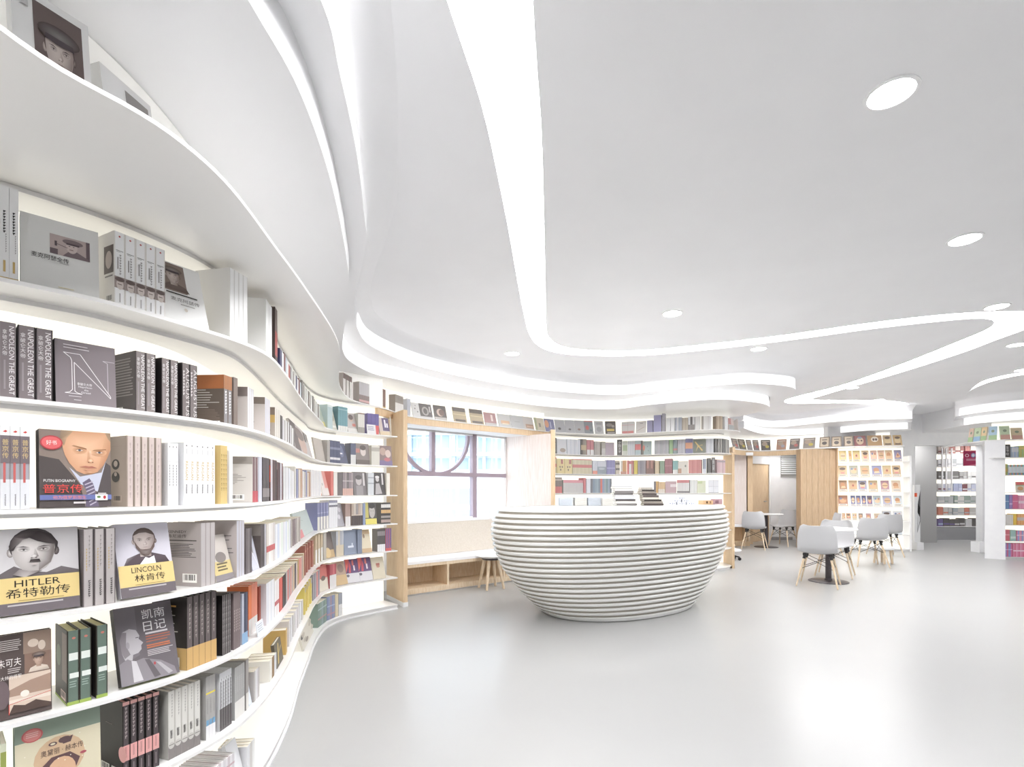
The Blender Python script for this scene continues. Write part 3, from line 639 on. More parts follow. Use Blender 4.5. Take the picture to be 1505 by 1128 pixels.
# security gate at the passage
x_, y_ = fl(1346.5, 808)
sg = thing('security_gate', 'white anti-theft pedestal with dark poster beside the passage', 'gate', (x_, y_, 0), 0)
m = MB(); m.box(-0.07, 0.07, -0.12, 0.12, 0, 0.16); m.build('base', M_WHITEPL, sg)
m = MB(); m.prism([Vector(p) for p in ((-0.055, -0.03), (0.065, -0.03), (0.065, 0.03), (-0.055, 0.03))], 0.16, 1.40); m.build('antenna_panel', M_WHITEPL, sg)
m = MB(); m.poly([(0.0, -0.035, 0.36), (0.06, -0.035, 0.60), (0.066, -0.035, 1.3), (0.015, -0.035, 1.02)], C('5b5a5e')); m.poly([(0.005, -0.0355, 0.80), (0.055, -0.0355, 0.72), (0.062, -0.0355, 0.9), (0.01, -0.0355, 1.0)], C('2f2d2e')); m.poly([(0.012, -0.0358, 0.42), (0.05, -0.0358, 0.62), (0.05, -0.0358, 0.7), (0.012, -0.0358, 0.78)], C('e8e8ea')); m.build('poster', M_INK, sg)
m = MB(); m.box(-0.06, -0.01, -0.037, -0.031, 1.14, 1.22, C('f06a4a')); m.build('red_tag', M_INK, sg)
m = MB(); x_, y_ = fl(1441, 812); x_ -= .06; m.box(x_-0.05, x_+0.05, y_-0.1, y_+0.1, 0, 0.22); tag(m.build('gate_base', M_WHITEPL), 'short white anti-theft base against the pillar', 'gate')
# ---------------------------------------------------------------- outside: pale apartment block
BY = 60.0
bl = thing('apartment_building', 'overexposed white apartment block with bluish windows seen through the window', 'building', (-6, BY, -10))
M_BW = mat('building_white', 'f4f6f8', 0.7); M_BG = mat('building_window', 'aabccb', 0.3); M_BB = mat('building_shade', 'b4c4d2', 0.6)
m = MB(); m.box(-22, 22, 0, 10, 0, 40); m.build('facade', M_BW, bl)
def zb(py): return EYE+(HY-py)/FPX*BY+10
def xb(px): return (px-CX)/FPX*BY+6
for (p0, p1, y0, y1) in [(a, a+w, y0, y1) for y0, y1 in ((718, 742), (749, 772), (640, 664), (674, 690)) for a, w in ((560, 6), (570, 12), (584, 5), (592, 9), (607, 5), (614, 6), (626, 12), (640, 7), (650, 10), (664, 6), (674, 18), (703, 8), (713, 9), (724, 4), (731, 12), (750, 12), (768, 14))]:
    z0, z1 = zb(y1), zb(y0); xa, xc = xb(p0), xb(p1)
    m = MB(); m.box(xa, xc, -0.15, 0.1, z0, z1); m.build('window', M_BG, bl)
for py in (667, 694, 636):
    m = MB(); m.box(xb(540), xb(800), -1.2, 0, zb(py)-0.35, zb(py)); m.build('balcony_slab', M_BW, bl)
for px in (604, 668, 692, 712, 741):
    m = MB(); m.box(xb(px)-0.2, xb(px)+0.2, -0.9, 0, zb(694), zb(600)); m.build('column', M_BB, bl)
m = MB(); m.box(-80, 80, 15, 200, -10.2, -10); structure(m.build('ground_outside', mat('pale_asphalt', '8c8e90', 0.8)), 'pale street far below the window')
# ================================================================ books
_tc = bpy.data.curves.new('lettering', 'FONT'); _tc.align_x = 'LEFT'
_to = bpy.data.objects.new('lettering', _tc); COL.objects.link(_to)
TXT = {}
def text_tris(s):
    if s not in TXT:
        _tc.body = s; _tc.resolution_u = 2
        bpy.context.view_layer.update()
        me = _to.evaluated_get(bpy.context.evaluated_depsgraph_get()).to_mesh()
        V = [(v.co.x, v.co.y) for v in me.vertices]; Fs = [tuple(p.vertices) for p in me.polygons]
        _to.evaluated_get(bpy.context.evaluated_depsgraph_get()).to_mesh_clear()
        x0 = min(v[0] for v in V); x1 = max(v[0] for v in V); y0 = min(v[1] for v in V); y1 = max(v[1] for v in V)
        TXT[s] = ([((x-x0)/max(x1-x0, 1e-6), (y-y0)/max(y1-y0, 1e-6)) for x, y in V], Fs)
    return TXT[s]
class Print:
    """flat ink on one face of a book; coordinates 0..1 across and up the face"""
    def __init__(s, w, h, face='front', t=0.02, d=0.16):
        s.w, s.h, s.face, s.t, s.d = w, h, face, t, d; s.m = MB(); s.l = 0.0005
    def pt(s, a, b):
        if s.face == 'side': return (-s.t/2-s.l, s.d-a*s.d, b*s.h)
        return (-s.w/2+a*s.w, -s.l, b*s.h)
    def poly(s, pts, col):
        n = len(pts)
        if sum(pts[i][0]*pts[(i+1) % n][1]-pts[(i+1) % n][0]*pts[i][1] for i in range(n)) < 0: pts = pts[::-1]
        s.m.poly([s.pt(*p) for p in pts], C(col)); s.l += 0.00012
    def rect(s, a0, a1, b0, b1, col): s.poly([(a0, b0), (a1, b0), (a1, b1), (a0, b1)], col)
    def ell(s, cx, cy, rx, ry, col, n=18, t0=0, t1=360):
        s.poly([(cx+rx*math.cos(math.radians(t0+(t1-t0)*i/n)), cy+ry*math.sin(math.radians(t0+(t1-t0)*i/n))) for i in range(n if t1-t0 >= 360 else n+1)], col)
    def gpoly(s, pts, cols):
        n = len(pts); cols = [C(c) for c in cols]
        if sum(pts[i][0]*pts[(i+1) % n][1]-pts[(i+1) % n][0]*pts[i][1] for i in range(n)) < 0: pts, cols = pts[::-1], cols[::-1]
        s.m.poly([s.pt(*p) for p in pts], cols); s.l += 0.00012
    def fan(s, ctr, pts, c0, c1):
        l0 = s.l
        for a, b in zip(pts, pts[1:]+pts[:1]): s.l = l0; s.gpoly([ctr, a, b], [c0, c1, c1])
    def gell(s, cx, cy, rx, ry, c0, c1, n=18):
        s.fan((cx, cy), [(cx+rx*math.cos(2*math.pi*i/n), cy+ry*math.sin(2*math.pi*i/n)) for i in range(n)], c0, c1)
    def line(s, a, b, wd, col):
        A, B = Vector((a[0]*s.w, a[1]*s.h)), Vector((b[0]*s.w, b[1]*s.h)); d = (B-A).normalized()*wd/2; n = Vector((-d.y, d.x))
        s.poly([((p.x)/s.w, (p.y)/s.h) for p in (A-n, B-n, B+n, A+n)], col)
    def path(s, pts, wd, col):
        for a, b in zip(pts, pts[1:]): s.line(a, b, wd, col)
        s.l += 0.0001
    def lines(s, a0, a1, b0, b1, n, col, duty=0.45, ragged=0.2):
        l0 = s.l
        for i in range(n):
            y1 = b1-(b1-b0)*i/n; y0 = y1-(b1-b0)/n*duty; s.l = l0
            s.rect(a0, a1-(a1-a0)*ragged*random.random(), y0, y1, col)
    def text(s, txt, a0, a1, b0, b1, col, down=False, stack=False):
        col = C(col)
        if stack:
            n = len(txt)
            for i, ch in enumerate(txt):
                t1 = b1-(b1-b0)*i/n; t0 = b1-(b1-b0)*(i+0.86)/n; s.text(ch, a0, a1, t0, t1, col)
            return
        V, Fs = text_tris(txt)
        for f in Fs:
            if down: q = [(a0+(a1-a0)*V[i][1], b1-(b1-b0)*V[i][0]) for i in f]
            else: q = [(a0+(a1-a0)*V[i][0], b0+(b1-b0)*V[i][1]) for i in f]
            s.m.poly([s.pt(*p) for p in q], col)
        s.l += 0.00012
    def barcode(s, a0, a1, b0, b1, bgc='f4f2ee'):
        s.rect(a0, a1, b0, b1, bgc); n = 9; l0 = s.l
        for i in range(n):
            s.l = l0; u = a0+(a1-a0)*(0.1+0.8*i/n); s.rect(u, u+(a1-a0)*(0.03+0.04*random.random()), b0+(b1-b0)*0.25, b1-(b1-b0)*0.1, '3a3838')
ORD = ['first', 'second', 'third', 'fourth', 'fifth', 'sixth', 'seventh', 'eighth', 'ninth', 'tenth', 'eleventh', 'twelfth', 'thirteenth', 'fourteenth', 'fifteenth', 'sixteenth', 'seventeenth', 'eighteenth', 'nineteenth', 'twentieth']
NUM = ['', 'one', 'two', 'three', 'four', 'five', 'six', 'seven', 'eight', 'nine', 'ten', 'eleven', 'twelve', 'thirteen', 'fourteen', 'fifteen', 'sixteen', 'seventeen', 'eighteen', 'nineteen', 'twenty']
LV = ['lowest', 'second', 'third', 'fourth', 'fifth', 'sixth', 'seventh', 'top']
CURVES = {}
class Row:
    """a shelf front as a dense plan curve; finds the place seen in a picture column"""
    def __init__(s, curve, z, where):
        s.curve, s.z, s.where, s.cache = list(curve), z, where, {}
    def line(s, inset):
        if inset not in s.cache:
            q = resample(offset(s.curve, inset), 600); L = [0.0]
            for a, b in zip(q, q[1:]): L.append(L[-1]+(b-a).length)
            s.cache[inset] = (q, L)
        return s.cache[inset]
    def s_at(s, px, inset):
        q, L = s.line(inset); r = (px-CX)/FPX
        prev = None
        for i, p in enumerate(q):
            if p.y < 0.3: prev = None; continue
            v = p.x-r*p.y
            if prev is not None and prev <= 0 < v:
                f = -prev/(v-prev); return L[i-1]+(L[i]-L[i-1])*f
            prev = v
        return L[-1] if r*q[-1].y > q[-1].x else L[first(q, lambda p: p.y > 0.3)]
    def point(s, d, inset):
        q, L = s.line(inset); d = min(max(d, 0), L[-1])
        lo, hi = 0, len(L)-1
        while hi-lo > 1:
            md = (lo+hi)//2
            if L[md] <= d: lo = md
            else: hi = md
        f = (d-L[lo])/max(L[hi]-L[lo], 1e-9); a, b = max(lo-3, 0), min(hi+3, len(q)-1)
        t = (q[b]-q[a]).normalized()
        return q[lo].lerp(q[hi], f), t
ROWS = {}
for k in range(6): ROWS[k] = Row(F_CURVE, SZ[k], 'curved bookcase, %s shelf' % LV[k])
ROWS[6] = Row(S6_CURVE, SZ[6], 'curved bookcase, seventh shelf')
ROWS[7] = Row(S7_CURVE, SZ[7], 'top ledge')
for k in (3, 4, 5, 6): ROWS['R%d' % k] = Row(REAR_F, SZ[k], 'rear bookcase, %s shelf' % LV[k])
for k in range(7): ROWS['K%d' % k] = Row(KC, SZ[k], 'comic bookcase, %s shelf' % LV[k])
ROWS['K7'] = Row(SB7, SZ[7], 'comic ledge')
for k in range(8): ROWS['P%d' % k] = Row(RC, SZ[k], 'right-hand bookcase')
PAGE = 'efe9dc'
def cover_mesh(w, h, d, col, near, page=PAGE, side=None):
    """boards and spine of an upright book: x across the thickness, y into the shelf"""
    m = MB(); c = C(col); b = 0.0028; pg = C(page); sd = C(side or col)
    if near:
        m.box(-w/2, -w/2+b, 0, d, 0, h, sd); m.box(w/2-b, w/2, 0, d, 0, h, sd); m.box(-w/2+b, w/2-b, 0, b, 0, h, c); return m
    x0, x1 = -w/2, w/2; i = min(b*0.6, w*0.2)
    m.poly([(x0, 0, 0), (x1, 0, 0), (x1, 0, h), (x0, 0, h)], c)
    m.poly([(x0, d, 0), (x0, 0, 0), (x0, 0, h), (x0, d, h)], sd); m.poly([(x1, 0, 0), (x1, d, 0), (x1, d, h), (x1, 0, h)], sd)
    m.poly([(x1, d, 0), (x0, d, 0), (x0, d, h), (x1, d, h)], pg); m.poly([(x0, 0, 0), (x0, d, 0), (x1, d, 0), (x1, 0, 0)], c)
    O = [(x0, 0, h), (x1, 0, h), (x1, d, h), (x0, d, h)]; I = [(x0+i, i, h), (x1-i, i, h), (x1-i, d, h), (x0+i, d, h)]; J = [(p[0], p[1], h-0.004) for p in I]
    for k in (0, 1, 3):
        j = (k+1) % 4; m.poly([O[k], O[j], I[j], I[k]], c); m.poly([I[k], I[j], J[j], J[k]], pg)
    m.poly(J, pg); return m
N_BOOK = [0]; AREA_MIN = 125.0
def emit_book(row, pos, tan, yaw, tilt, mesh_cover, mesh_pages, prints, label, group, lift=0.0, name='book', cat='book'):
    ang = math.atan2(tan.y, tan.x)+yaw
    loc = (pos.x, pos.y, EYE+row.z+0.0006+lift)
    N_BOOK[0] += 1
    if mesh_pages is None and not prints:
        o = obj(name, mesh_cover, None, loc, (tilt, 0, ang)); return tag(o, label, cat, group)
    t = thing(name, label, cat, loc, 0, group); t.rotation_euler = (tilt, 0, ang)
    obj('cover', mesh_cover, t)
    if mesh_pages: obj('page_block', mesh_pages, t)
    for q in prints: obj('cover_print', q, t)['kind'] = 'stuff'
    return t
STUFF = MB()
def to_stuff(row, pos, tan, m, lift=0.0, yaw=0, tilt=0):
    R = Matrix.Translation((pos.x, pos.y, EYE+row.z+0.0006+lift)) @ Matrix.Rotation(math.atan2(tan.y, tan.x)+yaw, 4, 'Z') @ Matrix.Rotation(tilt, 4, 'X')
    b = len(STUFF.v); STUFF.v += [tuple(R @ Vector(v)) for v in m.v]; STUFF.f += [tuple(i+b for i in f) for f in m.f]; STUFF.c += m.c; STUFF.m += m.m
LAST = {}
def glare_of(lev, x):
    """share of pale glare painted into the book colours of the far shelves"""
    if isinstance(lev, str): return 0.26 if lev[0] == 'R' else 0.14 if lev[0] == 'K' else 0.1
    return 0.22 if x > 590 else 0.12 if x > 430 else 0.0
def run(lev, x0, x1, n, hpx, col, d, bands=(), spine=None, side=None, sidecol=None, dep=0.155, inset=0.035, page=PAGE, stuff=False, vary=0.0, gapf=0.97, cat='book', name='book'):
    """n upright books, spines out, filling picture columns x0..x1; spine/side = functions that print on those faces"""
    row = ROWS[lev]; s0, s1 = row.s_at(x0, inset), row.s_at(x1, inset); w = (s1-s0)/n
    GLARE[0] = glare_of(lev, x0)
    if lev == 7: dep = min(dep, .09)
    elif not isinstance(lev, str) and x0 > 436: dep = min(dep, .11)
    pm, _ = row.point((s0+s1)/2, inset); h = hpx*pm.y/FPX
    near = (w*FPX/pm.y > 6.5 and hpx > 60) or spine or side
    wb = min(w*gapf, 0.062)
    if not (spine or side) and (x1-x0)/n*hpx < AREA_MIN: stuff = True
    cols = col if isinstance(col, list) else [col]
    cache = {}
    pa_, ta_ = row.point(s0, inset); pb_, tb_ = row.point(s1, inset); block = (s1-s0) < 0.42
    if block:
        td = (pb_-pa_).normalized(); last = LAST.get(lev)
        if last and x0-last[0] < 6:            # leave room at the back where two blocks meet on a convex bend
            lead = (max(dep, last[3])+inset)*max(last[1].cross(td), 0.0)*1.04-max((pa_-last[2]).dot(td), 0.0)+0.001
            if lead > 0: pa_ = pa_+td*min(lead, (pb_-pa_).length*0.6)
        w = (pb_-pa_).length/n; wb = min(w*gapf, 0.062); LAST[lev] = (x1, td, pb_, dep)
    else:
        bend = max(ta_.cross(tb_), 0.0)/n; wb = min(w*gapf-bend*dep*1.15, 0.062)
    for i in range(n):
        if block: pos, tan = pa_.lerp(pb_, (i+0.5)/n), td
        else: pos, tan = row.point(s0+w*(i+0.5), inset)
        cc = cols[i % len(cols)]; hh = h*(1-(vary*random.random() if vary else 0))
        key = (cc, round(hh, 4))
        if key not in cache:
            m = cover_mesh(wb, hh, dep, cc, near, page, sidecol); prints = []; pages = None
            if near:
                g = MB(); g.box(-wb/2+0.0029, wb/2-0.0029, 0.003, dep-0.003, 0.002, hh-0.004, C(page)); pages = g.mesh('page_block', M_INKM)
            B = bands[i % len(bands)] if bands and isinstance(bands[0], list) else bands
            if B or spine:
                p = Print(wb, hh)
                for bd in B:
                    if len(bd) == 3: p.rect(0.0, 1.0, bd[0], bd[1], bd[2])
                    else: p.rect(*bd)
                if spine: spine(p)
                if near: prints.append(p.m.mesh('cover_print', M_INK))
                else:
                    o = len(m.v); m.v += p.m.v; m.f += [tuple(k+o for k in f) for f in p.m.f]; m.c += p.m.c; m.m += p.m.m
            sp = None
            if side:
                p = Print(dep, hh, 'side', wb, dep); side(p); sp = p.m.mesh('cover_print', M_INK)
            cache[key] = (m, None if stuff else m.mesh('cover', M_INK), pages, prints, sp)
        m, me, pages, prints, sp = cache[key]
        if stuff: to_stuff(row, pos, tan, m); continue
        lb = ('%s of %s %s, %s' % (ORD[i], NUM[n], d, row.where)) if n > 1 else '%s, %s' % (d, row.where)
        emit_book(row, pos, tan, 0, 0, me, pages, prints+([sp] if sp and i == 0 else []), lb, 'books on the '+row.where if n > 1 else None, name=name, cat=cat)
def face(lev, x0, x1, hpx, col, d, pr=None, tilt=16, yaw=0, inset=0.04, th=0.016, spinecol=None, page=PAGE, stuff=False, cat='book', name='book', lift=0.0, wmul=1.0, hm=None):
    """one book shown face-out, leaning back"""
    GLARE[0] = glare_of(lev, x0)
    row = ROWS[lev]; s0, s1 = row.s_at(x0, inset), row.s_at(x1, inset)
    pos, tan = row.point((s0+s1)/2, inset); pa_, _ = row.point(s0, inset); pb_, _ = row.point(s1, inset)
    w = (pb_-pa_).length*wmul; h = hm or hpx*pos.y/FPX/math.cos(math.radians(tilt))
    m = MB(); c = C(col); pg = C(page); sc = C(spinecol or col); b = 0.0022
    m.box(-w/2, w/2, 0, b, 0, h, c); m.box(-w/2, w/2, th-b, th, 0, h, c); m.box(-w/2, -w/2+b, b, th-b, 0, h, sc)
    big = hpx > 60
    g = m if not big else MB(); g.box(-w/2+b, w/2-0.003, b, th-b, 0.002, h-0.003, pg)
    prints = []
    if pr:
        p = Print(w, h); pr(p)
        if big: prints.append(p.m.mesh('cover_print', M_INK))
        else:
            o = len(m.v); m.v += p.m.v; m.f += [tuple(k+o for k in f) for f in p.m.f]; m.c += p.m.c; m.m += p.m.m
    T = -math.radians(tilt); lf = lift+th*math.sin(math.radians(tilt))
    if stuff: to_stuff(row, pos, tan, m, lf, yaw, T); return
    return emit_book(row, pos, tan, math.radians(yaw), T, m.mesh('cover', M_INK), g.mesh('page_block', M_INKM) if big else None, prints, '%s, %s' % (d, row.where), None, lf, name, cat)
# ---------------------------------------------------------------- cover designs
def mix(a, b, f):
    a, b = C(a), C(b); return tuple(u+(v-u)*f for u, v in zip(a, b))
def features(p, cx, cy, rx, ry, skin, shade, dark):
    """soft eyes, nose and mouth inside a printed face"""
    mid = mix(skin, shade, .35)
    for sx in (-1, 1):
        sk = mix(skin, shade, .12 if sx < 0 else .55)
        p.gell(cx+sx*0.43*rx, cy+0.08*ry, 0.30*rx, 0.15*ry, mix(shade, dark, .35), sk, 14)
        p.poly([(cx+sx*0.16*rx, cy+0.16*ry), (cx+sx*0.45*rx, cy+0.235*ry), (cx+sx*0.74*rx, cy+0.19*ry), (cx+sx*0.45*rx, cy+0.185*ry)], dark)
        p.poly([(cx+sx*0.26*rx, cy+0.035*ry), (cx+sx*0.42*rx, cy+0.085*ry), (cx+sx*0.60*rx, cy+0.05*ry), (cx+sx*0.43*rx, cy+0.015*ry)], mix(skin, 'ffffff', .15))
        p.ell(cx+sx*0.43*rx, cy+0.055*ry, 0.055*rx, 0.034*ry, dark, 8)
        p.poly([(cx+sx*0.24*rx, cy+0.045*ry), (cx+sx*0.42*rx, cy+0.105*ry), (cx+sx*0.62*rx, cy+0.06*ry), (cx+sx*0.42*rx, cy+0.085*ry)], dark)
    p.gpoly([(cx+0.06*rx, cy+0.12*ry), (cx+0.22*rx, cy-0.28*ry), (cx+0.02*rx, cy-0.34*ry), (cx-0.0*rx, cy-0.1*ry)], [mid, shade, mix(shade, dark, .3), mid])
    p.gell(cx, cy-0.26*ry, 0.12*rx, 0.08*ry, mix(skin, 'ffffff', .25), mid, 10)
    for sx in (-1, 1): p.ell(cx+sx*0.10*rx, cy-0.345*ry, 0.05*rx, 0.02*ry, mix(shade, dark, .6), 8)
    p.gpoly([(cx-0.36*rx, cy-0.55*ry), (cx-0.1*rx, cy-0.51*ry), (cx, cy-0.525*ry), (cx+0.1*rx, cy-0.51*ry), (cx+0.36*rx, cy-0.56*ry), (cx, cy-0.575*ry)], [mid, mix(shade, dark, .4), mix(shade, dark, .4), mix(shade, dark, .4), shade, dark])
    p.gell(cx, cy-0.625*ry, 0.22*rx, 0.05*ry, mix(skin, 'b07060', .25), mid, 10)
    p.gell(cx, cy-0.72*ry, 0.16*rx, 0.04*ry, shade, mid, 10)
def head(p, cx, cy, rx, ry, skin, hair, shade, suit='4a4547', neck=True, part=0.3, brow='5a4a44', beard=None, cap=None):
    """a plain printed portrait: shoulders, head, hair, features"""
    if suit: p.gpoly([(cx-2.1*rx, cy-2.0*ry), (cx-1.7*rx, cy-1.35*ry), (cx-0.6*rx, cy-1.02*ry), (cx+0.6*rx, cy-1.02*ry), (cx+1.8*rx, cy-1.35*ry), (cx+2.2*rx, cy-2.0*ry)], [suit, mix(suit, 'ffffff', .15), suit, mix(suit, '000000', .3), suit, mix(suit, '000000', .3)])
    if neck: p.gpoly([(cx-0.5*rx, cy-1.3*ry), (cx+0.5*rx, cy-1.3*ry), (cx+0.55*rx, cy-0.5*ry), (cx-0.55*rx, cy-0.5*ry)], [mix(skin, shade, .4), shade, mix(shade, brow, .4), shade])
    p.gell(cx-1.0*rx, cy-0.05*ry, 0.15*rx, 0.22*ry, skin, shade, 10); p.gell(cx+1.0*rx, cy-0.05*ry, 0.15*rx, 0.22*ry, shade, brow, 10)
    p.gell(cx, cy+0.22*ry, 1.05*rx, 0.86*ry, mix(hair, 'ffffff', .12), hair)
    jaw = [(cx-0.95*rx, cy+0.45*ry), (cx-0.95*rx, cy+0.1*ry), (cx-0.92*rx, cy-0.2*ry), (cx-0.78*rx, cy-0.58*ry), (cx-0.52*rx, cy-0.86*ry), (cx-0.2*rx, cy-1.0*ry), (cx+0.2*rx, cy-1.0*ry), (cx+0.52*rx, cy-0.86*ry), (cx+0.78*rx, cy-0.58*ry), (cx+0.92*rx, cy-0.2*ry), (cx+0.95*rx, cy+0.1*ry), (cx+0.92*rx, cy+0.42*ry), (cx+part*rx, cy+0.68*ry), (cx-0.4*rx, cy+0.66*ry)]
    p.fan((cx-0.25*rx, cy+0.05*ry), jaw, skin, mix(skin, shade, .55))
    p.gpoly([(cx+0.15*rx, cy+0.6*ry), (cx+0.92*rx, cy+0.40*ry), (cx+0.94*rx, cy-0.1*ry), (cx+0.74*rx, cy-0.6*ry), (cx+0.2*rx, cy-0.98*ry), (cx+0.25*rx, cy-0.3*ry)], [mix(skin, shade, .3), shade, shade, mix(shade, brow, .25), shade, mix(skin, shade, .3)])
    features(p, cx, cy, rx, ry, skin, shade, brow)
    if beard:
        p.gpoly([(cx-0.95*rx, cy+0.05*ry), (cx-0.72*rx, cy-0.35*ry), (cx-0.48*rx, cy-0.66*ry), (cx-0.6*rx, cy-0.85*ry), (cx-0.85*rx, cy-0.55*ry)], [beard]*5); p.gpoly([(cx+0.95*rx, cy+0.05*ry), (cx+0.72*rx, cy-0.35*ry), (cx+0.48*rx, cy-0.66*ry), (cx+0.6*rx, cy-0.85*ry), (cx+0.85*rx, cy-0.55*ry)], [beard]*5)
        p.fan((cx, cy-0.95*ry), [(cx-0.62*rx, cy-0.62*ry), (cx-0.3*rx, cy-0.72*ry), (cx+0.3*rx, cy-0.72*ry), (cx+0.62*rx, cy-0.62*ry), (cx+0.5*rx, cy-1.02*ry), (cx+0.2*rx, cy-1.22*ry), (cx-0.2*rx, cy-1.22*ry), (cx-0.5*rx, cy-1.02*ry)], mix(beard, 'ffffff', .15), beard)
    if cap:
        p.gell(cx, cy+0.72*ry, 1.45*rx, 0.42*ry, mix(cap, 'ffffff', .15), cap); p.poly([(cx-1.0*rx, cy+0.35*ry), (cx+1.0*rx, cy+0.35*ry), (cx+0.95*rx, cy+0.6*ry), (cx-0.95*rx, cy+0.6*ry)], '4f474a')
def c_pipe(p):
    p.rect(.36, .88, .52, .80, 'b8a9a6'); p.rect(.36, .46, .52, .60, '6d6064'); p.rect(.83, .88, .52, .80, '6d6064')
    p.poly([(.52, .52), (.60, .60), (.70, .62), (.86, .55), (.88, .52)], '7a6c70'); p.ell(.64, .665, .075, .085, 'c9bbb7'); p.ell(.655, .735, .135, .04, '7d6f72'); p.rect(.57, .74, .695, .72, '594f53')
    p.line((.44, .675), (.585, .645), .0016, '594f53'); p.rect(.42, .45, .64, .71, '594f53'); p.rect(.60, .62, .672, .682, '594f53'); p.rect(.655, .675, .672, .682, '594f53'); p.rect(.61, .66, .622, .632, '7a6660')
    p.text('麦克阿瑟全传', .13, .60, .415, .485, '2a2828'); p.rect(.48, .60, .40, .405, '8a8888'); p.rect(.46, .66, .055, .065, 'd9cfa8')
def c_N(p):
    o = 'f0edee'; w = .0016
    p.path([(.13, .80), (.40, .80), (.86, .22), (.86, .72), (.78, .75), (.98, .75)], w, 'c9c2c6')
    p.path([(.13, .80), (.40, .80), (.90, .17), (.90, .14), (.30, .66), (.30, .20), (.34, .175), (.42, .16), (.14, .16), (.22, .18), (.26, .22), (.26, .68), (.24, .73), (.13, .80)], w, o)
    p.text('拿破仑大帝', .34, .58, .30, .345, o); p.text('Napoleon', .36, .58, .255, .29, o); p.text('the', .45, .52, .215, .245, o); p.text('Great', .40, .56, .175, .205, o)
    p.lines(.13, .55, .84, .93, 2, 'cfc9cb', .3, .1); p.rect(.2, .4, .11, .12, 'cfc9cb'); p.rect(.28, .4, .055, .065, 'cfc9cb')
def c_suit(p):
    p.rect(0, 1, 0, 1, '8d7f77'); p.poly([(0, .66), (.26, .62), (.55, .3), (.62, 0), (0, 0)], '57504f'); p.poly([(1, .55), (.92, .60), (.78, .2), (.75, 0), (1, 0)], '5c5556')
    p.poly([(.40, .52), (.55, .40), (.86, .46), (.93, .62), (.80, .2), (.68, .25), (.56, .3)], 'c3c6d6')
    p.poly([(.58, .32), (.68, .38), (.74, .30), (.82, .0), (.62, 0), (.64, .2)], '6d6478'); 
    for k in range(7): p.poly([(.61+k*.012, .30-k*.045), (.73+k*.008, .345-k*.045), (.735+k*.008, .33-k*.045), (.615+k*.012, .285-k*.045)], 'b9b2c2')
    face_ = [(.30, .90), (.31, .78), (.34, .68), (.40, .575), (.50, .475), (.60, .435), (.70, .43), (.80, .465), (.89, .56), (.95, .66), (1, .78), (1, 1), (.72, 1), (.40, 1)]
    p.fan((.62, .78), face_, 'e6bd9e', 'cf9f7f')
    p.gpoly([(.80, .465), (.89, .56), (.95, .66), (1, .80), (1, 1), (.93, 1), (.88, .8), (.84, .62)], ['c4937a', 'bd8b6c', 'b88766', 'c09070', 'c9a080', 'd3a888', 'd6ac8c', 'cf9f7f'])
    p.gpoly([(.29, 1), (.27, .88), (.33, .80), (.37, .90), (.46, 1)], ['9a8672', '8f7a66', 'a58c74', 'c4a284', 'b59a7e']); p.gpoly([(1, 1), (1, .88), (.96, .92), (.92, 1)], ['9a8672', 'a58c74', 'b89878', 'ab9074'])
    for cx, cy, q in ((.545, .745, -1), (.83, .725, 1)):
        p.gell(cx, cy+.005, .11, .05, 'a8785a', 'd8ab8a', 14); p.gpoly([(cx-.11, cy+.055 if q < 0 else cy+.02), (cx+.10, cy+.015 if q < 0 else cy+.04), (cx+.10, cy+.03 if q < 0 else cy+.052), (cx-.08, cy+.068 if q < 0 else cy+.036)], ['a07a5c', '8a6248', '8a6248', 'b08a6a'])
        p.poly([(cx-.055, cy), (cx, cy+.017), (cx+.055, cy+.002), (cx, cy-.012)], 'e3d3c6'); p.ell(cx, cy+.003, .020, .014, '59606a', 10); p.poly([(cx-.06, cy+.003), (cx, cy+.022), (cx+.06, cy+.005), (cx, cy+.014)], '6d4c3a')
    p.gpoly([(.66, .74), (.70, .75), (.745, .615), (.70, .585), (.645, .60)], ['d6a888', 'efcdb2', 'd0a080', 'b98a6a', 'cb9b7b']); p.gell(.70, .615, .035, .025, 'f0cfb4', 'd6a888', 10); p.ell(.672, .592, .014, .007, '94664c', 8); p.ell(.728, .592, .014, .007, '94664c', 8)
    p.gpoly([(.53, .53), (.62, .542), (.67, .535), (.72, .54), (.80, .515), (.67, .512)], ['c08a72', 'a8685a', 'a06055', 'a8685a', 'b0786a', '8a4c42']); p.gell(.67, .497, .075, .014, 'd39a86', 'd0a080', 12); p.gell(.68, .462, .06, .015, 'dcb090', 'cf9f7f', 10)
    p.ell(.16, .83, .15, .092, 'b94a50'); p.ell(.16, .83, .13, .078, 'd86a6c'); p.text('好书', .09, .23, .80, .86, 'f6e9e4')
    p.text('PUTIN BIOGRAPHY', .05, .48, .325, .36, 'e9e6e6'); p.text('普京传', .04, .58, .185, .30, 'd8534e'); p.rect(0, 1, .095, .16, '6d76a8'); p.text('他为俄罗斯而生', .17, .63, .103, .15, 'e0836a')
    p.rect(.76, .94, .085, .165, 'f3f3f0'); p.ell(.81, .13, .03, .016, '6a8a58'); p.ell(.895, .125, .022, .024, 'b9434a'); p.rect(.45, .62, .045, .07, 'cfcaca'); p.rect(.80, .92, .17, .185, 'cfcaca')
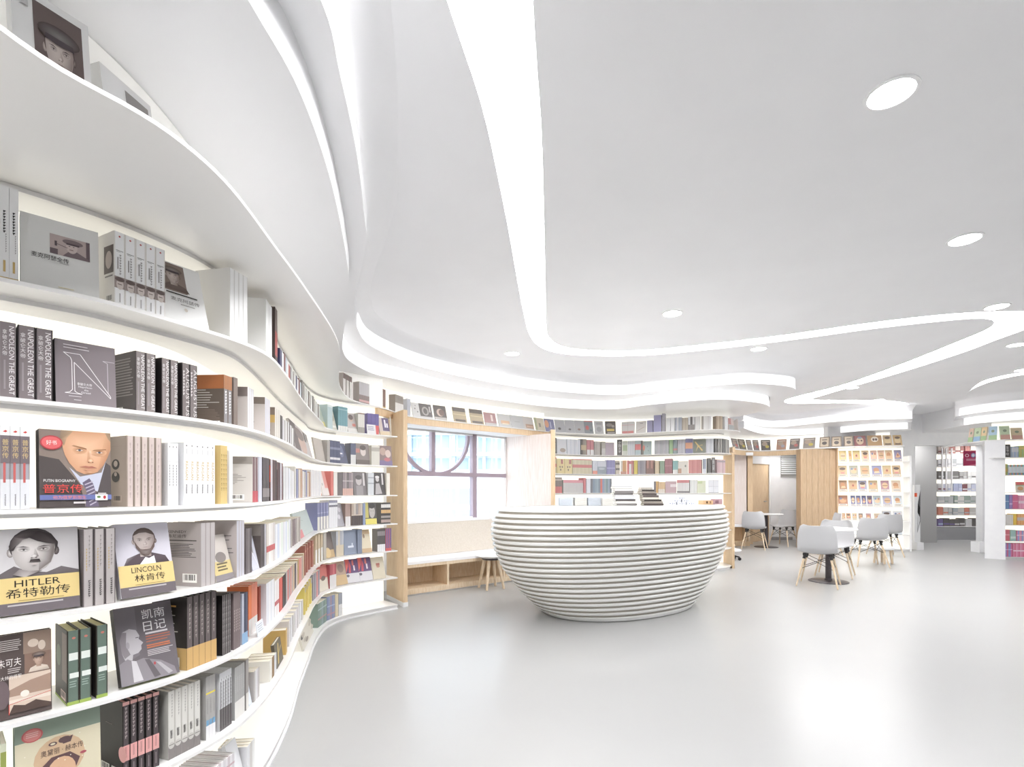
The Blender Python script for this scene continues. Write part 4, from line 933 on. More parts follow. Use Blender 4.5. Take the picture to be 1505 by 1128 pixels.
def c_bio(title, cn, dark, beard):
    def f(p):
        p.rect(0, 1, .40, 1, 'c7c4c6' if beard is None else 'cfccd6')
        if beard is None:
            p.poly([(.0, .44), (.02, .46), (.22, .56), (.35, .50), (.6, .46), (.78, .52), (1, .46), (1, .40), (0, .40)], '6f686a')
            head(p, .45, .73, .27, .25, 'dcd7d5', '433d3e', '7d7573', None, False, .1, '4a4344')
            p.gpoly([(.17, .74), (.165, .80), (.22, .90), (.36, .96), (.52, .965), (.66, .92), (.745, .82), (.735, .74), (.70, .80), (.60, .815), (.50, .84), (.40, .885), (.32, .865), (.25, .80), (.215, .74)], ['3a3435', '453e3f', '5d5556', '4a4344', '3a3435', '332d2e', '332d2e', '3a3435', '4a4344', '3d3738', '332d2e', '3a3435', '8a8281', '4a4344', '3a3435'])
            p.gpoly([(.395, .592), (.53, .592), (.515, .628), (.41, .628)], ['5d5655', '4a4344', '332d2e', '3a3435']); p.gpoly([(.28, .52), (.40, .49), (.55, .49), (.34, .42), (.2, .46)], ['8d8685', 'a39c9b', '5d5655', 'b9b2b1', '7a7372'])
        else:
            head(p, .52, .75, .20, .17, 'd3c8c4', '5a4c48', 'a99a96', '5d5258', True, .2, '5a4c48', '6d5d58'); p.poly([(.38, .42), (.5, .52), (.56, .50), (.66, .53), (.68, .42)], 'efeef2')
        p.rect(0, 1, .135, .425, 'dcc58a'); p.rect(0, 1, 0, .135, '6f686c'); p.lines(.14, .86, .085, .115, 1, 'b9b4b6', .6)
        p.text(title, .22, .76, .315, .39, '2f2b2a'); p.text(cn, .12, .88, .185, .295, '2f2b2a') if beard is None else p.text(cn, .26, .82, .19, .29, '2f2b2a')
        p.rect(.26, .80, .150, .157, '9a8450')
    return f
def c_diary(p):
    p.rect(0, 1, 0, 1, '6f696d'); p.poly([(0, 1), (.35, 1), (.35, .35), (0, .25)], '7b757a')
    p.poly([(.06, .42), (.05, .58), (.10, .68), (.22, .71), (.33, .68), (.38, .60), (.36, .56), (.43, .50), (.39, .47), (.39, .42), (.33, .38), (.24, .37), (.22, .30), (.10, .32)], 'b9b5b9'); p.poly([(.06, .42), (.05, .58), (.10, .68), (.17, .67), (.14, .5), (.2, .38), (.10, .34)], '8b8589')
    p.ell(.17, .50, .03, .045, 'a39ea3'); p.rect(.31, .36, .575, .585, '5a5458')
    p.poly([(0, .28), (.14, .33), (.24, .28), (.4, .30), (.7, .22), (.92, .10), (.95, 0), (0, 0)], '8d888d'); p.poly([(.2, .3), (.28, .28), (.36, .02), (.2, .02)], 'c9c6ca'); p.poly([(.42, .28), (.5, .27), (.66, .03), (.55, .02)], '6a6468'); p.poly([(.60, .22), (.68, .2), (.88, .04), (.8, .02)], 'b3afb4')
    p.text('凯南', .46, .86, .80, .93, 'f2f0f0'); p.text('日记', .46, .86, .64, .77, 'f2f0f0'); p.lines(.48, .88, .59, .62, 1, 'd6d2d4', .8); p.lines(.48, .92, .47, .575, 3, 'b3705e', .4); p.lines(.48, .90, .40, .455, 2, 'c77b5a', .6, .1); p.lines(.48, .94, .30, .385, 4, 'cfcacc', .4)
    p.ell(.58, .2, .02, .02, 'b3565a')
def c_general(p):
    p.rect(0, 1, 0, 1, '5f5452'); p.rect(.48, 1, .74, 1, '9a8578'); p.ell(.66, .86, .10, .05, 'd6c6b8'); p.ell(.82, .82, .07, .06, 'd6c6b8'); p.rect(.50, 1, .70, .74, '7a6860')
    p.rect(.5, 1, .50, .74, '8d7468'); head(p, .76, .66, .09, .075, 'cdb3a2', '6d5a50', 'a98c7c', 'd9cbbd', True, .2, '5a4a44', None, '6d5a50')
    p.rect(.22, .98, .06, .50, 'd9c6b6'); p.poly([(.22, .26), (.98, .26), (.98, .46), (.6, .42), (.22, .34)], 'a98f80'); p.rect(.22, .98, .18, .22, 'e6d9cc'); p.ell(.50, .27, .08, .04, 'efe6dc'); p.poly([(.22, .06), (.3, .16), (.5, .13), (.7, .17), (.98, .10), (.98, .06)], '5a4b46'); p.line((.22, .05), (.22, .17), .0015, 'd2504a'); p.line((.22, .17), (.98, .24), .0012, 'd2504a')
    p.ell(.1, .30, .13, .17, '75676a'); p.lines(.04, .44, .80, .94, 6, 'd0c8c4', .4); p.text('朱可夫', .02, .44, .62, .72, 'f0ebe8'); p.lines(.2, .44, .53, .60, 3, 'd0c8c4', .4); p.text('斯大林的将军', -.0, .44, .47, .52, 'f0ebe8')
def c_cream(p):
    p.rect(0, 1, 0, .78, 'ddd5bb'); p.rect(0, 1, .78, 1, '8c9a8c'); p.ell(.19, .84, .12, .075, 'c4696a'); p.ell(.19, .84, .10, .062, 'd38a86'); p.lines(.12, .26, .81, .87, 3, 'e9c9c2', .35)
    p.ell(.5, .52, .30, .24, 'd2b596'); p.ell(.56, .70, .075, .035, '6a5658'); p.poly([(.50, .74), (.54, .70), (.66, .73), (.63, .66), (.54, .655)], '6a5658'); p.ell(.42, .685, .05, .022, '6a5658'); p.ell(.42, .685, .03, .012, 'ddd5bb')
    p.text('奥黛丽 · 赫本传', .28, .78, .565, .635, '5a4a48'); p.poly([(.26, .44), (.40, .54), (.62, .55), (.74, .46), (.66, .30), (.36, .28)], '6a5254'); p.ell(.52, .36, .17, .16, 'd9b394'); p.ell(.78, .5, .04, .016, 'b3606a')
    for k in range(14): p.ell(random.random(), random.random()*.75, .008, .006, 'f1ecdc', 8)
def c_ph(p):   # pale cover with a brown photograph
    p.rect(.22, .78, .30, .94, '7d6d68'); head(p, .5, .66, .17, .17, 'cbbfb9', '6a5a55', '8f807a', '5d504c', True, .2, '5a4a44', None, '5d504c'); p.lines(.25, .75, .20, .25, 2, 'a9a5a4', .4)
def c_ph2(p):
    p.rect(.05, .62, .52, .98, '8a7b74'); head(p, .34, .78, .15, .12, 'd3c7c0', '6f5f58', '97877f', '6d5e58', True, .2, '5f5049', None, '6d5e58'); p.rect(.12, .82, .47, .49, '3f3b3a'); p.text('麦克阿瑟传', .2, .85, .36, .42, '6a6664'); p.rect(.4, .72, .31, .325, 'a3a09e'); p.ell(.5, .24, .04, .03, 'd9d2c8')
def s_nap(p):
    p.text('NAPOLEON THE GREAT', .56, .90, .05, .95, 'efecec', down=True); p.text('拿破仑大帝', .14, .44, .55, .90, 'e4e0e0', stack=True); p.rect(.22, .34, .12, .50, '9c9496')
def s_text(col, a0=.3, a1=.7, b0=.3, b1=.8):
    def f(p):
        n = 8; l0 = p.l
        for i in range(n):
            p.l = l0; y = b1-(b1-b0)*i/n; k = random.random()
            p.rect(a0, a1, y-(b1-b0)/n*.35, y, col); p.rect(a0+(a1-a0)*.3*k, a0+(a1-a0)*(.5+.2*k), y-(b1-b0)/n*.75, y-(b1-b0)/n*.35, col)
    return f
def s_vol(p):
    p.ell(.5, .94, .1, .012, 'b25a58', 10); p.rect(.15, .85, .745, .752, '6a6664'); p.rect(.2, .6, .73, .735, '8a8684'); s_text('a3a09f', .48, .66, .42, .70)(p); p.rect(.28, .38, .5, .66, '8a8684')
    p.rect(0, 1, .245, .40, '9c8f8b'); p.ell(.52, .30, .34, .07, 'cfc5c0'); p.ell(.5, .365, .45, .03, '6b5e5b'); p.rect(.3, .7, .295, .305, '6b5e5b'); p.rect(.46, .56, .06, .18, 'a3a09f')
def s_rea(p):
    p.text('REAGAN', .32, .78, .40, .70, 'cfb678', down=True); p.ell(.5, .95, .12, .012, '6d6a6a', 8); p.rect(.46, .54, .82, .90, 'b9b6b6'); s_text('55504f', .4, .6, .18, .33)(p)
def side_text(col, title=None, cn=None, bar=True):
    def f(p):
        if title: p.text(title, .12, .62, .84, .88, col); p.text(cn, .12, .62, .765, .82, col)
        p.lines(.12, .9, .70, .73, 1, col, .5, .1); p.lines(.12, .9, .44, .67, 9, col, .35, .3)
        if bar: p.barcode(.52, .9, .06, .20)
    return f
# ---------------------------------------------------------------- near books, curved bookcase
face(7, 24, 140, 0, 'ebebea', 'pale book with a large brown soldier photograph', lambda p: (p.rect(.26, .90, .10, .92, '6f625f'), head(p, .58, .52, .19, .22, 'cfc4be', '5c504d', '9a8c86', '4f4543', True, .2, '4f4543', None, '4f4543'), p.rect(.08, .2, .8, .86, 'c9c8c8')), 8, inset=0.15, hm=0.262, th=0.03)
face(7, 158, 232, 0, 'e9e9e9', 'pale book with a small grey photograph, half hidden', lambda p: (p.rect(.45, .92, .2, .9, '9a9694'), p.ell(.68, .58, .12, .2, 'c9c6c4'), p.rect(.1, .3, .5, .56, '8a8888')), 8, inset=0.20, hm=0.215, th=0.035)
face(7, 244, 262, 0, '8d8a8a', 'grey book barely showing its corner above the edge', None, 8, inset=0.2, hm=0.17)
run(6, 0, 28, 2, 140, 'eeeeee', 'tall white volumes with gold feet', [(0, .045, 'cdb27a')], lambda p: (p.rect(.35, .6, .10, .22, 'c9ad72'), s_text('3c3a3a', .35, .62, .50, .74)(p), s_text('a9a6a6', .6, .72, .3, .5)(p)))
face(6, 30, 146, 108, 'dededc', 'white cover with a pipe-smoking officer photograph', c_pipe, 7, th=0.035)
run(6, 168, 243, 5, 106, 'efeff0', 'white volumes with portrait strip spines', (), s_vol, lambda p: (p.rect(.62, .98, .45, .82, '5f5452'), p.ell(.8, .63, .12, .12, 'b9aca6'), p.rect(.66, .95, .40, .42, '8a8684'), p.barcode(.7, .95, .06, .16, 'dddad6')), 'e2dfdb')
face(6, 245, 306, 96, 'ececeb', 'white leaning cover with brown portrait', c_ph2, 17, yaw=-6)
run(6, 338, 364, 4, 104, 'f0f0f0', 'blank white shrink-wrapped volumes', (), None, lambda p: (p.rect(.08, .32, .1, .115, 'c9b98a'), p.barcode(.1, .32, .0, .09, 'c9c4bc')), 'dddcda')
run(6, 391, 400, 2, 86, 'efefef', 'slim blank white volumes', (), None, lambda p: p.rect(.1, .4, .08, .1, 'b9b6b2'), 'dcdcda')
run(6, 401, 411, 1, 90, '6d5c58', 'tall dark brown book with red band', [(.02, .22, '4c4240'), (.22, .62, 'a85450')], None, None, '5c504e')
run(6, 411.5, 443, 14, 38, ['4a4a6a', 'e5e5e8', '7a4a4a', 'c9d4dc', 'e9e9e9', 'b0524a', '8b8585', 'd9dcd9', 'a39c98', 'e2e2df'], 'mixed slim books past the red band', dep=.14, vary=.15)
run(6, 443.5, 470, 10, 32, ['8d8784', 'dcdad6', 'e9e9e7', 'a29a96', 'efefed'], 'mixed pale books in the hollow', dep=.14, vary=.12)
face(6, 470.5, 481, 32, 'c7d1c6', 'pale green cover with yellow foot', lambda p: p.rect(0, 1, 0, .28, 'e0d488'))
run(6, 481.5, 489, 3, 36, 'c3d6d9', 'pale blue volumes', [(.9, 1, 'e6eeee')])
face(6, 489.5, 496, 32, 'dcdacd', 'cream patterned cover beside the teal books', lambda p: (p.ell(.5, .6, .3, .2, 'b9b49c'), p.rect(.1, .9, .1, .2, 'f2f2ea')))
run(6, 497, 511, 4, 36, '6f9fa8', 'teal books with white feet', [(0, .22, 'ecebe6'), (.86, .9, '9cc0c6')], sidecol='5a8a94')
face(6, 512, 526, 29, 'cdc6c2', 'grey cover with a woman portrait', lambda p: (p.ell(.5, .7, .22, .16, 'd9c4b6'), p.ell(.5, .78, .25, .14, '7a6a66'), p.rect(0, 1, 0, .2, 'e9e6e2'), p.rect(.55, .9, .3, .45, 'd98a7e')))
run(6, 526.5, 536, 3, 30, 'e3e0d8', 'ivory volumes with brown caps', [(.94, 1, '8a6a60'), (0, .3, 'a8a39a')])
run(6, 540, 557, 3, 31, '6a5f9c', 'purple books with red feet', [(0, .45, 'd9605e')], sidecol='5d5292', inset=.06)
face(6, 540, 553, 14, 'e6e4e6', 'small white card leaning on the purple books', lambda p: p.lines(.1, .9, .3, .8, 3, '8a86a0', .4), 8, inset=.012, th=.004)
face(6, 559, 574, 26, 'cfc0b6', 'purple cover with white brush lettering', lambda p: (p.rect(.35, 1, .25, 1, '5b4a72'), p.rect(.55, .7, .45, .9, 'e9e4ea'), p.rect(.75, .88, .45, .7, 'e9e4ea'), p.rect(0, 1, 0, .2, 'd9c6a4')))
face(6, 575, 583, 30, 'e9e6df', 'plain ivory cover against the oak post', None, 4, inset=.12)
# sixth shelf
run(5, 0, 24, 1, 112, '857c7e', 'thick taupe paperback cut by the picture edge', (), s_nap)
run(5, 26, 78, 2, 108, '857c7e', 'thick taupe paperbacks with serif capitals', (), s_nap, None, '3c3637', dep=.16)
face(5, 82, 171, 92, '857c80', 'taupe cover with a large outlined letter', c_N, 5, th=0.045, spinecol='2a2627')
run(5, 199, 229, 2, 88, '8b8382', 'wrapped taupe paperbacks right of the letter cover', (), s_nap, lambda p: (p.rect(0, 1, 0, 1, '4b4444'), p.lines(.1, .92, .25, .9, 14, '8d8584', .4), p.barcode(.08, .5, .02, .10)), '4b4444')
run(5, 232.5, 262, 2, 83, '8a8180', 'wrapped taupe paperbacks next along', (), s_nap, None, '2b2728')
run(5, 263, 290, 2, 80, '7d7574', 'grey paperbacks with ornate capitals', (), lambda p: (p.text('AUGUSTUS', .52, .94, .04, .92, 'd9d5d4', down=True), s_text('d0cbca', .14, .36, .40, .86)(p)), None, '2f2b2b')
run(5, 329, 341, 2, 72, '8d8a8c', 'silver-titled paperbacks beside an orange back cover', [(.72, 1, 'a3714f')], s_text('e0dedd', .3, .7, .2, .68), lambda p: (p.rect(0, 1, .72, 1, 'a86a44'), p.lines(.1, .9, .3, .7, 8, 'cfc9c2', .3, .5), p.lines(.1, .9, .08, .3, 8, '8a7a70', .4), p.barcode(.5, .9, .0, .07)), '6a5f57')
run(5, 342, 349.5, 1, 72, '83766f', 'plain brown book after the silver titles', (), None, None, '83766f')
run(5, 364, 373, 3, 62, 'd8d8de', 'shrink-wrapped pale books', (), None, lambda p: (p.rect(0, 1, .78, 1, '8a7f7c'), p.rect(.1, .3, .3, .45, '8a7f7c')), 'cdc6c2', dep=.15)
run(5, 389.5, 397, 3, 55, 'cfcfd8', 'slim glossy pale books', (), None, lambda p: (p.rect(0, 1, .82, 1, '8a7f78'), p.lines(.3, .7, .1, .5, 6, '8a8280', .5)), 'd0c9c6')
run(5, 404, 412, 3, 46, 'd9d4cc', 'pale books behind the lion cover', (), None, lambda p: (p.rect(0, 1, .76, 1, '8a7d72'), p.rect(0, 1, .52, .76, 'd0b070'), p.ell(.5, .28, .36, .22, '857b74')), 'b9b0a8', dep=.15)
run(5, 412.5, 433, 11, 36, ['55504f', 'd4d2d6', 'b9b4b2', 'e6e6e6', '8a8380', 'e9e9ea'], 'mixed books after the lion cover', dep=.14, vary=.1)
face(5, 436, 466, 42, 'c9c4c4', 'cover with a large grey face and dark spine strip', lambda p: (p.rect(0, .28, .0, 1, '5b4f50'), p.ell(.48, .42, .22, .36, 'cbb0a4'), p.ell(.42, .72, .24, .2, '7d6d68'), p.rect(.68, .8, .6, .95, '4a4446'), p.rect(.84, .92, .7, .95, '6a6466')), 14)
face(5, 467, 480, 34, 'c4bcb4', 'taupe cover leaning beside the grey face', None, 10)
run(5, 481, 485, 2, 33, 'b0aba6', 'grey slim books before the navy ones')
run(5, 485, 500, 3, 33, '4c5270', 'navy books with white lettering', [(.15, .25, 'd9d6da'), (.6, .7, '8086a0')], sidecol='3f4560')
face(5, 500.5, 512, 30, '4f5572', 'navy cover leaning', lambda p: (p.ell(.4, .6, .3, .3, '6a7090'), p.rect(.1, .5, .45, .52, 'e0dfe6')))
run(5, 515.5, 523, 4, 31, '5d637c', 'navy books with white lower halves', [(0, .45, 'e3e3e2')], sidecol='454b60')
face(5, 524, 544, 31, '8e8480', 'brown cover with a pale portrait', lambda p: (p.ell(.55, .62, .2, .22, 'd9cdc8'), p.ell(.55, .8, .22, .12, '5f5450'), p.rect(0, .3, .55, .75, 'c98a80'), p.rect(0, 1, .0, .22, '6b605c')), 8)
run(5, 546, 558, 5, 29, 'dcd9cf', 'ivory volumes beside the pale portrait', [(.7, .9, 'b9b4aa')])
face(5, 558.5, 577, 29, '85706f', 'brown cover with a crowd scene and purple foot', lambda p: (p.ell(.3, .7, .25, .2, 'b59a8e'), p.ell(.7, .6, .22, .2, 'd0bcb4'), p.rect(0, 1, 0, .25, '7a6a92'), p.ell(.6, .3, .25, .1, 'b86a70')), 8)
# fifth shelf
def s_red(p):
    p.rect(0, 1, .885, 1, 'f3f3f3'); p.poly([(.25, .93), (.55, .95), (.75, .935), (.55, .92)], 'c0504c'); p.rect(0, 1, .55, .885, '7a7074'); p.rect(0, 1, .0, .36, 'd9dade')
    p.text('普京传', .2, .85, .60, .84, 'd9c08a', stack=True); p.rect(.3, .55, .32, .56, 'c46a66'); s_text('7a767a', .45, .6, .04, .18)(p)
run(4, 0, 44, 3, 122, 'a9a8b0', 'thick silver volumes with gold characters', (), s_red, None, '9c989a', dep=.17)
face(4, 58, 163, 112, '8d7f77', 'cover with a stern man in suit and red seal', c_suit, 3, th=0.05, spinecol='221f20')
run(4, 186, 238, 5, 102, 'cdbfba', 'taupe-backed volumes with pinkish spines', (), s_text('b9a9a4', .4, .6, .1, .9), lambda p: (p.ell(.55, .60, .16, .075, '2d2a2a'), p.ell(.55, .61, .08, .045, 'b9aca4'), p.ell(.55, .42, .16, .075, '2d2a2a'), p.ell(.55, .46, .06, .03, 'b9aca4'), p.barcode(.45, .8, .06, .16, 'b3a498'), p.lines(.1, .9, .84, .86, 1, 'a3948a', .3)), 'a89a8f', gapf=.9)
run(4, 239, 262, 3, 92, 'e8e8ea', 'slim white volumes with tiny characters', (), lambda p: (p.ell(.5, .94, .12, .015, '7a7676', 8), p.rect(.1, .9, .70, .705, 'b9b6b6'), s_text('6a6666', .4, .6, .3, .65)(p)))
run(4, 262, 316, 6, 90, 'e6e6e8', 'white volumes with gold capitals', (), s_rea)
run(4, 316.5, 334, 4, 86, 'd6bd83', 'gold volumes', (), s_text('8a7038', .35, .65, .2, .85))
run(4, 334.5, 342, 2, 78, 'e9eaee', 'slim white books after the gold')
run(4, 371, 379, 2, 66, '7a5d5f', 'maroon books behind a grey back cover', [(0, .25, 'b9545c')], None, lambda p: (p.rect(0, 1, .84, 1, '9a938e'), p.lines(.05, .5, .66, .74, 2, 'c4615e', .5), p.lines(.05, .9, .38, .62, 7, '9a9490', .35, .4), p.barcode(.4, .8, .05, .17)), 'cdc8c3', dep=.17)
run(4, 380.5, 385, 2, 66, 'd3d3de', 'clear-wrapped slim books')
run(4, 386, 396, 2, 64, '544c4c', 'dark photographic books', [(.1, .3, '8a8280')], None, lambda p: (p.ell(.5, .6, .4, .3, '8a807c'), p.barcode(.3, .7, .04, .16)), '4a4242')
run(4, 397.5, 407, 3, 60, ['c9c3c9', '4a3230', '3a2a2a'], 'books behind the red and black cover', (), None, lambda p: (p.rect(0, 1, .45, .85, 'd9573e'), p.rect(0, 1, .3, .45, '7a3a30'), p.rect(0, 1, 0, .3, '3a2c2c'), p.barcode(.3, .7, .04, .16)), '8a6a5e')
run(4, 407.5, 416, 4, 55, ['5a3d3f', '4a3436', 'd3d0d6', '7d5c5e'], 'dark red books in the bend', (), None, lambda p: (p.rect(0, 1, .8, 1, '9a908a'), p.text('IIII', .4, .7, .3, .7, 'e3dcd8'), p.barcode(.3, .7, .04, .16)), '4a3032', dep=.14)
run(4, 416.5, 432, 8, 46, ['d9d9d9', 'cfcfd2', 'e3e3e6', 'c4c4c9', 'dfe2ea'], 'pale grey books in the hollow', dep=.14, vary=.08)
run(4, 432.5, 457, 9, 42, ['d6d2cc', '8a8fb4', 'e2d6c8', 'c9a58c', 'e6e6e6'], 'mixed books in the hollow, some blue capped', dep=.14, vary=.1)
run(4, 457.5, 472, 6, 38, ['ececee', 'e4e4e8'], 'white books in the hollow', dep=.14)
face(4, 476, 485, 36, 'e3dedb', 'white cover with faint red script', lambda p: (p.rect(.5, 1, .3, 1, 'e3a59c'), p.rect(.1, .3, .4, .5, 'b9b6b4')), 14)
run(4, 486.5, 490, 2, 36, 'd97a72', 'coral red books')
run(4, 490.5, 496, 2, 35, 'ebe8e2', 'white books after the coral ones')
run(4, 496.5, 503, 2, 34, '6d6566', 'charcoal books before the tartan covers')
run(4, 503.5, 519, 5, 34, ['8f8488', 'a5979a', '6a6264'], 'grey plaid books', [(0, .3, 'd6b0a4'), (.6, .64, 'c9c2c2')])
face(4, 520.5, 540, 34, '7d7779', 'grey cover with a soldier in helmet', lambda p: (p.ell(.42, .62, .22, .2, 'c3bdbd'), p.ell(.42, .76, .24, .1, '5a5456'), p.rect(.2, .7, 0, .4, '9a9496'), p.rect(.74, .86, .4, .95, 'e0dcdc')), 8)
run(4, 541, 549.5, 4, 33, 'd9dce0', 'pale grey magazines', [(.5, .55, 'a9adb6'), (.75, .8, 'a9adb6')])
face(4, 550, 567, 33, '3d3739', 'black cover with a saluting soldier', lambda p: (p.ell(.36, .70, .15, .12, 'cfcaca'), p.ell(.36, .79, .18, .06, 'e3e0e0'), p.poly([(.1, .02), (.2, .5), (.5, .52), (.7, .05)], 'b9b4b6'), p.rect(.72, .86, .45, .95, 'd9d5d5')), 8)
run(4, 568, 573, 2, 32, 'ece7dc', 'ivory books by the oak post')
# fourth shelf
face(3, -8, 117, 122, '8a8486', 'cover with a black-haired man over a gold band', c_bio('HITLER', '希特勒传', True, None), 9, th=0.03)
run(3, 121, 170, 3, 112, 'b3adac', 'thick grey paperbacks with gold lettering', (), lambda p: (s_text('8f8988', .55, .68, .5, .92)(p), s_text('b59c62', .3, .4, .45, .75)(p), s_text('5a5656', .5, .72, .12, .34)(p)), None, '6a6364', gapf=.93)
face(3, 178, 256, 104, 'cbc8cf', 'cover with a bearded man over a gold band', c_bio('LINCOLN', '林肯传', False, True), 14, th=0.03, yaw=-4)
run(3, 295, 316, 3, 92, 'b9b3b3', 'grey spines beside a taupe back cover', (), None, side_text('4b4646', 'KENNEDY', '肯尼迪传'), 'aaa2a0', dep=.17)
face(3, 318, 343.5, 66, 'cfc8c2', 'leaning cover with gold band in the row of taupe books', lambda p: (p.rect(0, 1, .13, .42, 'd6c48e'), p.rect(0, 1, 0, .13, '8a8488'), p.ell(.5, .5, .3, .12, '8a8280'), p.lines(.2, .8, .18, .38, 3, '6a5f4a', .5)), 14, th=.01)
run(3, 347.5, 359, 3, 82, 'c3c2cc', 'clear-wrapped grey volumes', (), None, lambda p: (p.lines(.5, .95, .3, .75, 6, '7a7474', .25, .5), p.rect(0, .3, .7, .73, '4a4646')), 'b5adab', dep=.17)
run(3, 360, 370, 3, 66, ['6f686a', '7d7678', '5d5658'], 'charcoal books beside the clear-wrapped volumes')
face(3, 371.5, 381, 48, 'cfd0dc', 'clear-wrapped pale leaflet leaning outward', lambda p: (p.rect(0, .6, .5, 1, '9a9698'), p.line((.0, .9), (.9, .1), .004, 'f2f2f6')), 12, th=.006)
run(3, 383, 391, 3, 62, ['5a5254', '4a4446', 'b9b6c0'], 'dark photographic books past the leaflet', (), None, lambda p: (p.rect(0, 1, .75, 1, '8a827e'), p.ell(.4, .5, .3, .25, '9a9290')), '5f5654', dep=.15)
run(3, 391.5, 404, 4, 58, ['d6cfc8', 'ece9e6', 'e3dfdc', 'd0c9c6'], 'cream books with red labels', [(.3, .45, 'c4686a')], dep=.15)
run(3, 404.5, 427, 11, 48, ['e6e7ec', 'cfd6e4', 'e9e9e9', 'dfe6df', 'd9dade'], 'pale books in the hollow', dep=.14, vary=.08)
run(3, 427.5, 442, 5, 38, ['b3aaa6', '8f7f82', 'a3989a', 'c9c2be'], 'taupe small books in the hollow', dep=.14)
face(3, 443, 464, 34, 'bcc8c6', 'grey-green cover leaning with a small pink card', lambda p: (p.rect(.0, .25, 0, .3, 'd07a80'), p.line((.1, .7), (.5, .6), .003, '8fa09e')), 18)
run(3, 466, 483, 4, 39, '8286ae', 'lilac books with cream feet', [(0, .48, 'e6e3dc'), (0.6, .64, 'a5a8c8')], sidecol='767aa6')
run(3, 483.5, 496, 4, 40, 'e6e6ea', 'white volumes with dark captions', [(.75, .82, '6a6a78'), (.9, 1, '8a8aa0')])
face(3, 496.5, 507, 34, 'a9a6ae', 'grey spotted leaning cover', lambda p: (p.ell(.4, .4, .2, .1, 'd3d0d6'), p.ell(.6, .7, .2, .1, 'd3d0d6')), 14)
run(3, 507.5, 515, 3, 33, 'a88f86', 'brown books with white feet', [(0, .42, 'e6e4e4')], sidecol='9a8278')
run(3, 516.5, 533, 5, 32, ['b9a698', 'c9bfb4', '9a9494'], 'tan books with black feet', [(0, .45, '463a38'), (.45, .5, 'd0c4b4')])
run(3, 533.5, 537, 1, 32, '8d9cc0', 'slim blue book beside the yellow cover')
face(3, 537.5, 554, 32, '4a4644', 'black and yellow cover with a staring face', lambda p: (p.ell(.62, .58, .26, .30, 'b9b4b0'), p.ell(.62, .84, .28, .12, '2c2828'), p.rect(0, .3, .3, 1, 'c9c06a'), p.rect(0, 1, 0, .26, 'e0d46a'), p.rect(.48, .56, .6, .62, '2c2828'), p.rect(.68, .76, .6, .62, '2c2828')), 6)
run(3, 560, 574, 5, 31, '2e2a2a', 'black volumes with white, orange and white bars', [(.76, .92, 'e3e0de'), (.5, .66, 'd0a870'), (.28, .38, 'a39c98'), (.06, .2, 'b09a92')], sidecol='262222')
# third shelf
face(2, -6, 76, 120, '5f5452', 'brown cover with military scenes and white characters', c_general, 4, th=0.03)
def s_green(p): p.ell(.55, .90, .16, .016, 'c47a6e', 10); p.rect(0, 1, 0, .045, '9fb45e'); p.rect(.15, .9, .60, .70, 'dfe4df'); p.rect(.2, .95, .36, .43, 'dfe4df'); p.lines(.2, .8, .22, .32, 3, '9fb0a6', .4)
run(2, 98, 134, 2, 108, '6a7a70', 'thick dark green volumes with white lettering', (), s_green, lambda p: (p.rect(0, 1, 0, 1, '33302c'), p.rect(.6, 1, .3, .95, '6d5f58'), p.ell(.3, .6, .2, .15, '5d6a58'), p.barcode(.5, .9, .04, .16, 'd9c4bc'), p.rect(0, 1, 0, .03, '9fb45e')), '38342f', page='d6cf9e')
run(2, 141, 158, 1, 106, '6a7a70', 'single dark green volume next to the diary cover', (), s_green, None, '38342f', page='d6cf9e')
face(2, 180, 260, 106, '6f696d', 'grey diary cover with an elderly man in profile', c_diary, 17, yaw=-8, th=0.03, spinecol='3a3638', page='a9b36a')
run(2, 274, 318, 5, 104, '6b6262', 'charcoal volumes with tan feet', [(0, .30, 'cda972')], s_text('a39a94', .4, .6, .4, .9), lambda p: (p.rect(0, 1, 0, 1, '332e2d'), p.rect(0, 1, 0, .30, 'cda972'), p.lines(.15, .75, .36, .86, 9, 'cfc9c2', .25, .5), p.lines(.3, .75, .84, .88, 1, 'd0a060', .6), p.barcode(.4, .8, .04, .17)), '332e2d', dep=.16)
run(2, 319, 339, 5, 88, '8f898a', 'wrapped grey volumes', (), s_text('b9b4b4', .35, .65, .1, .9), None, '2e2a2a')
run(2, 340.5, 353, 4, 82, '7d7070', 'brown-grey volumes with faint script', (), s_text('c9bcb8', .35, .65, .3, .7))
run(2, 354, 364, 3, 74, ['b9bcc9', '45485a', '5d6070'], 'navy and silver volumes with blue feet', [(0, .22, '8fb0d0')])
run(2, 365, 378, 3, 72, ['dc7d52', 'd98a72', 'dc8d78'], 'orange volumes with white feet', [(0, .32, 'dedbd8')], dep=.09, inset=.06)
run(2, 380, 385.5, 3, 60, ['9a4c3c', 'a35a48', 'd9d4d0'], 'russet books behind a dangling white card', dep=.08, inset=.06)
face(2, 379.5, 389, 20, 'e3e6ec', 'small white card propped by the russet books', lambda p: p.lines(.1, .9, .2, .8, 4, 'a9afba', .3), 10, inset=.012, th=.004)
run(2, 391, 403, 7, 60, ['e2e3e8', 'dadce3', 'e9e9ec'], 'white volumes in the bend', dep=.14)
run(2, 403.5, 410, 3, 52, ['ece9e9', 'e3dcdc'], 'white volumes with red seals', [(.3, .42, 'b9656a')], dep=.14)
run(2, 410.5, 415, 2, 48, 'd2625a', 'red volumes in the bend', dep=.13)
run(2, 415.5, 420, 2, 46, ['3a3436', '2a2627'], 'black volumes in the bend', dep=.13)
run(2, 420.5, 426, 3, 44, ['b5aeb0', 'c96a66', 'a9a4a8'], 'grey and red volumes in the bend', dep=.13)
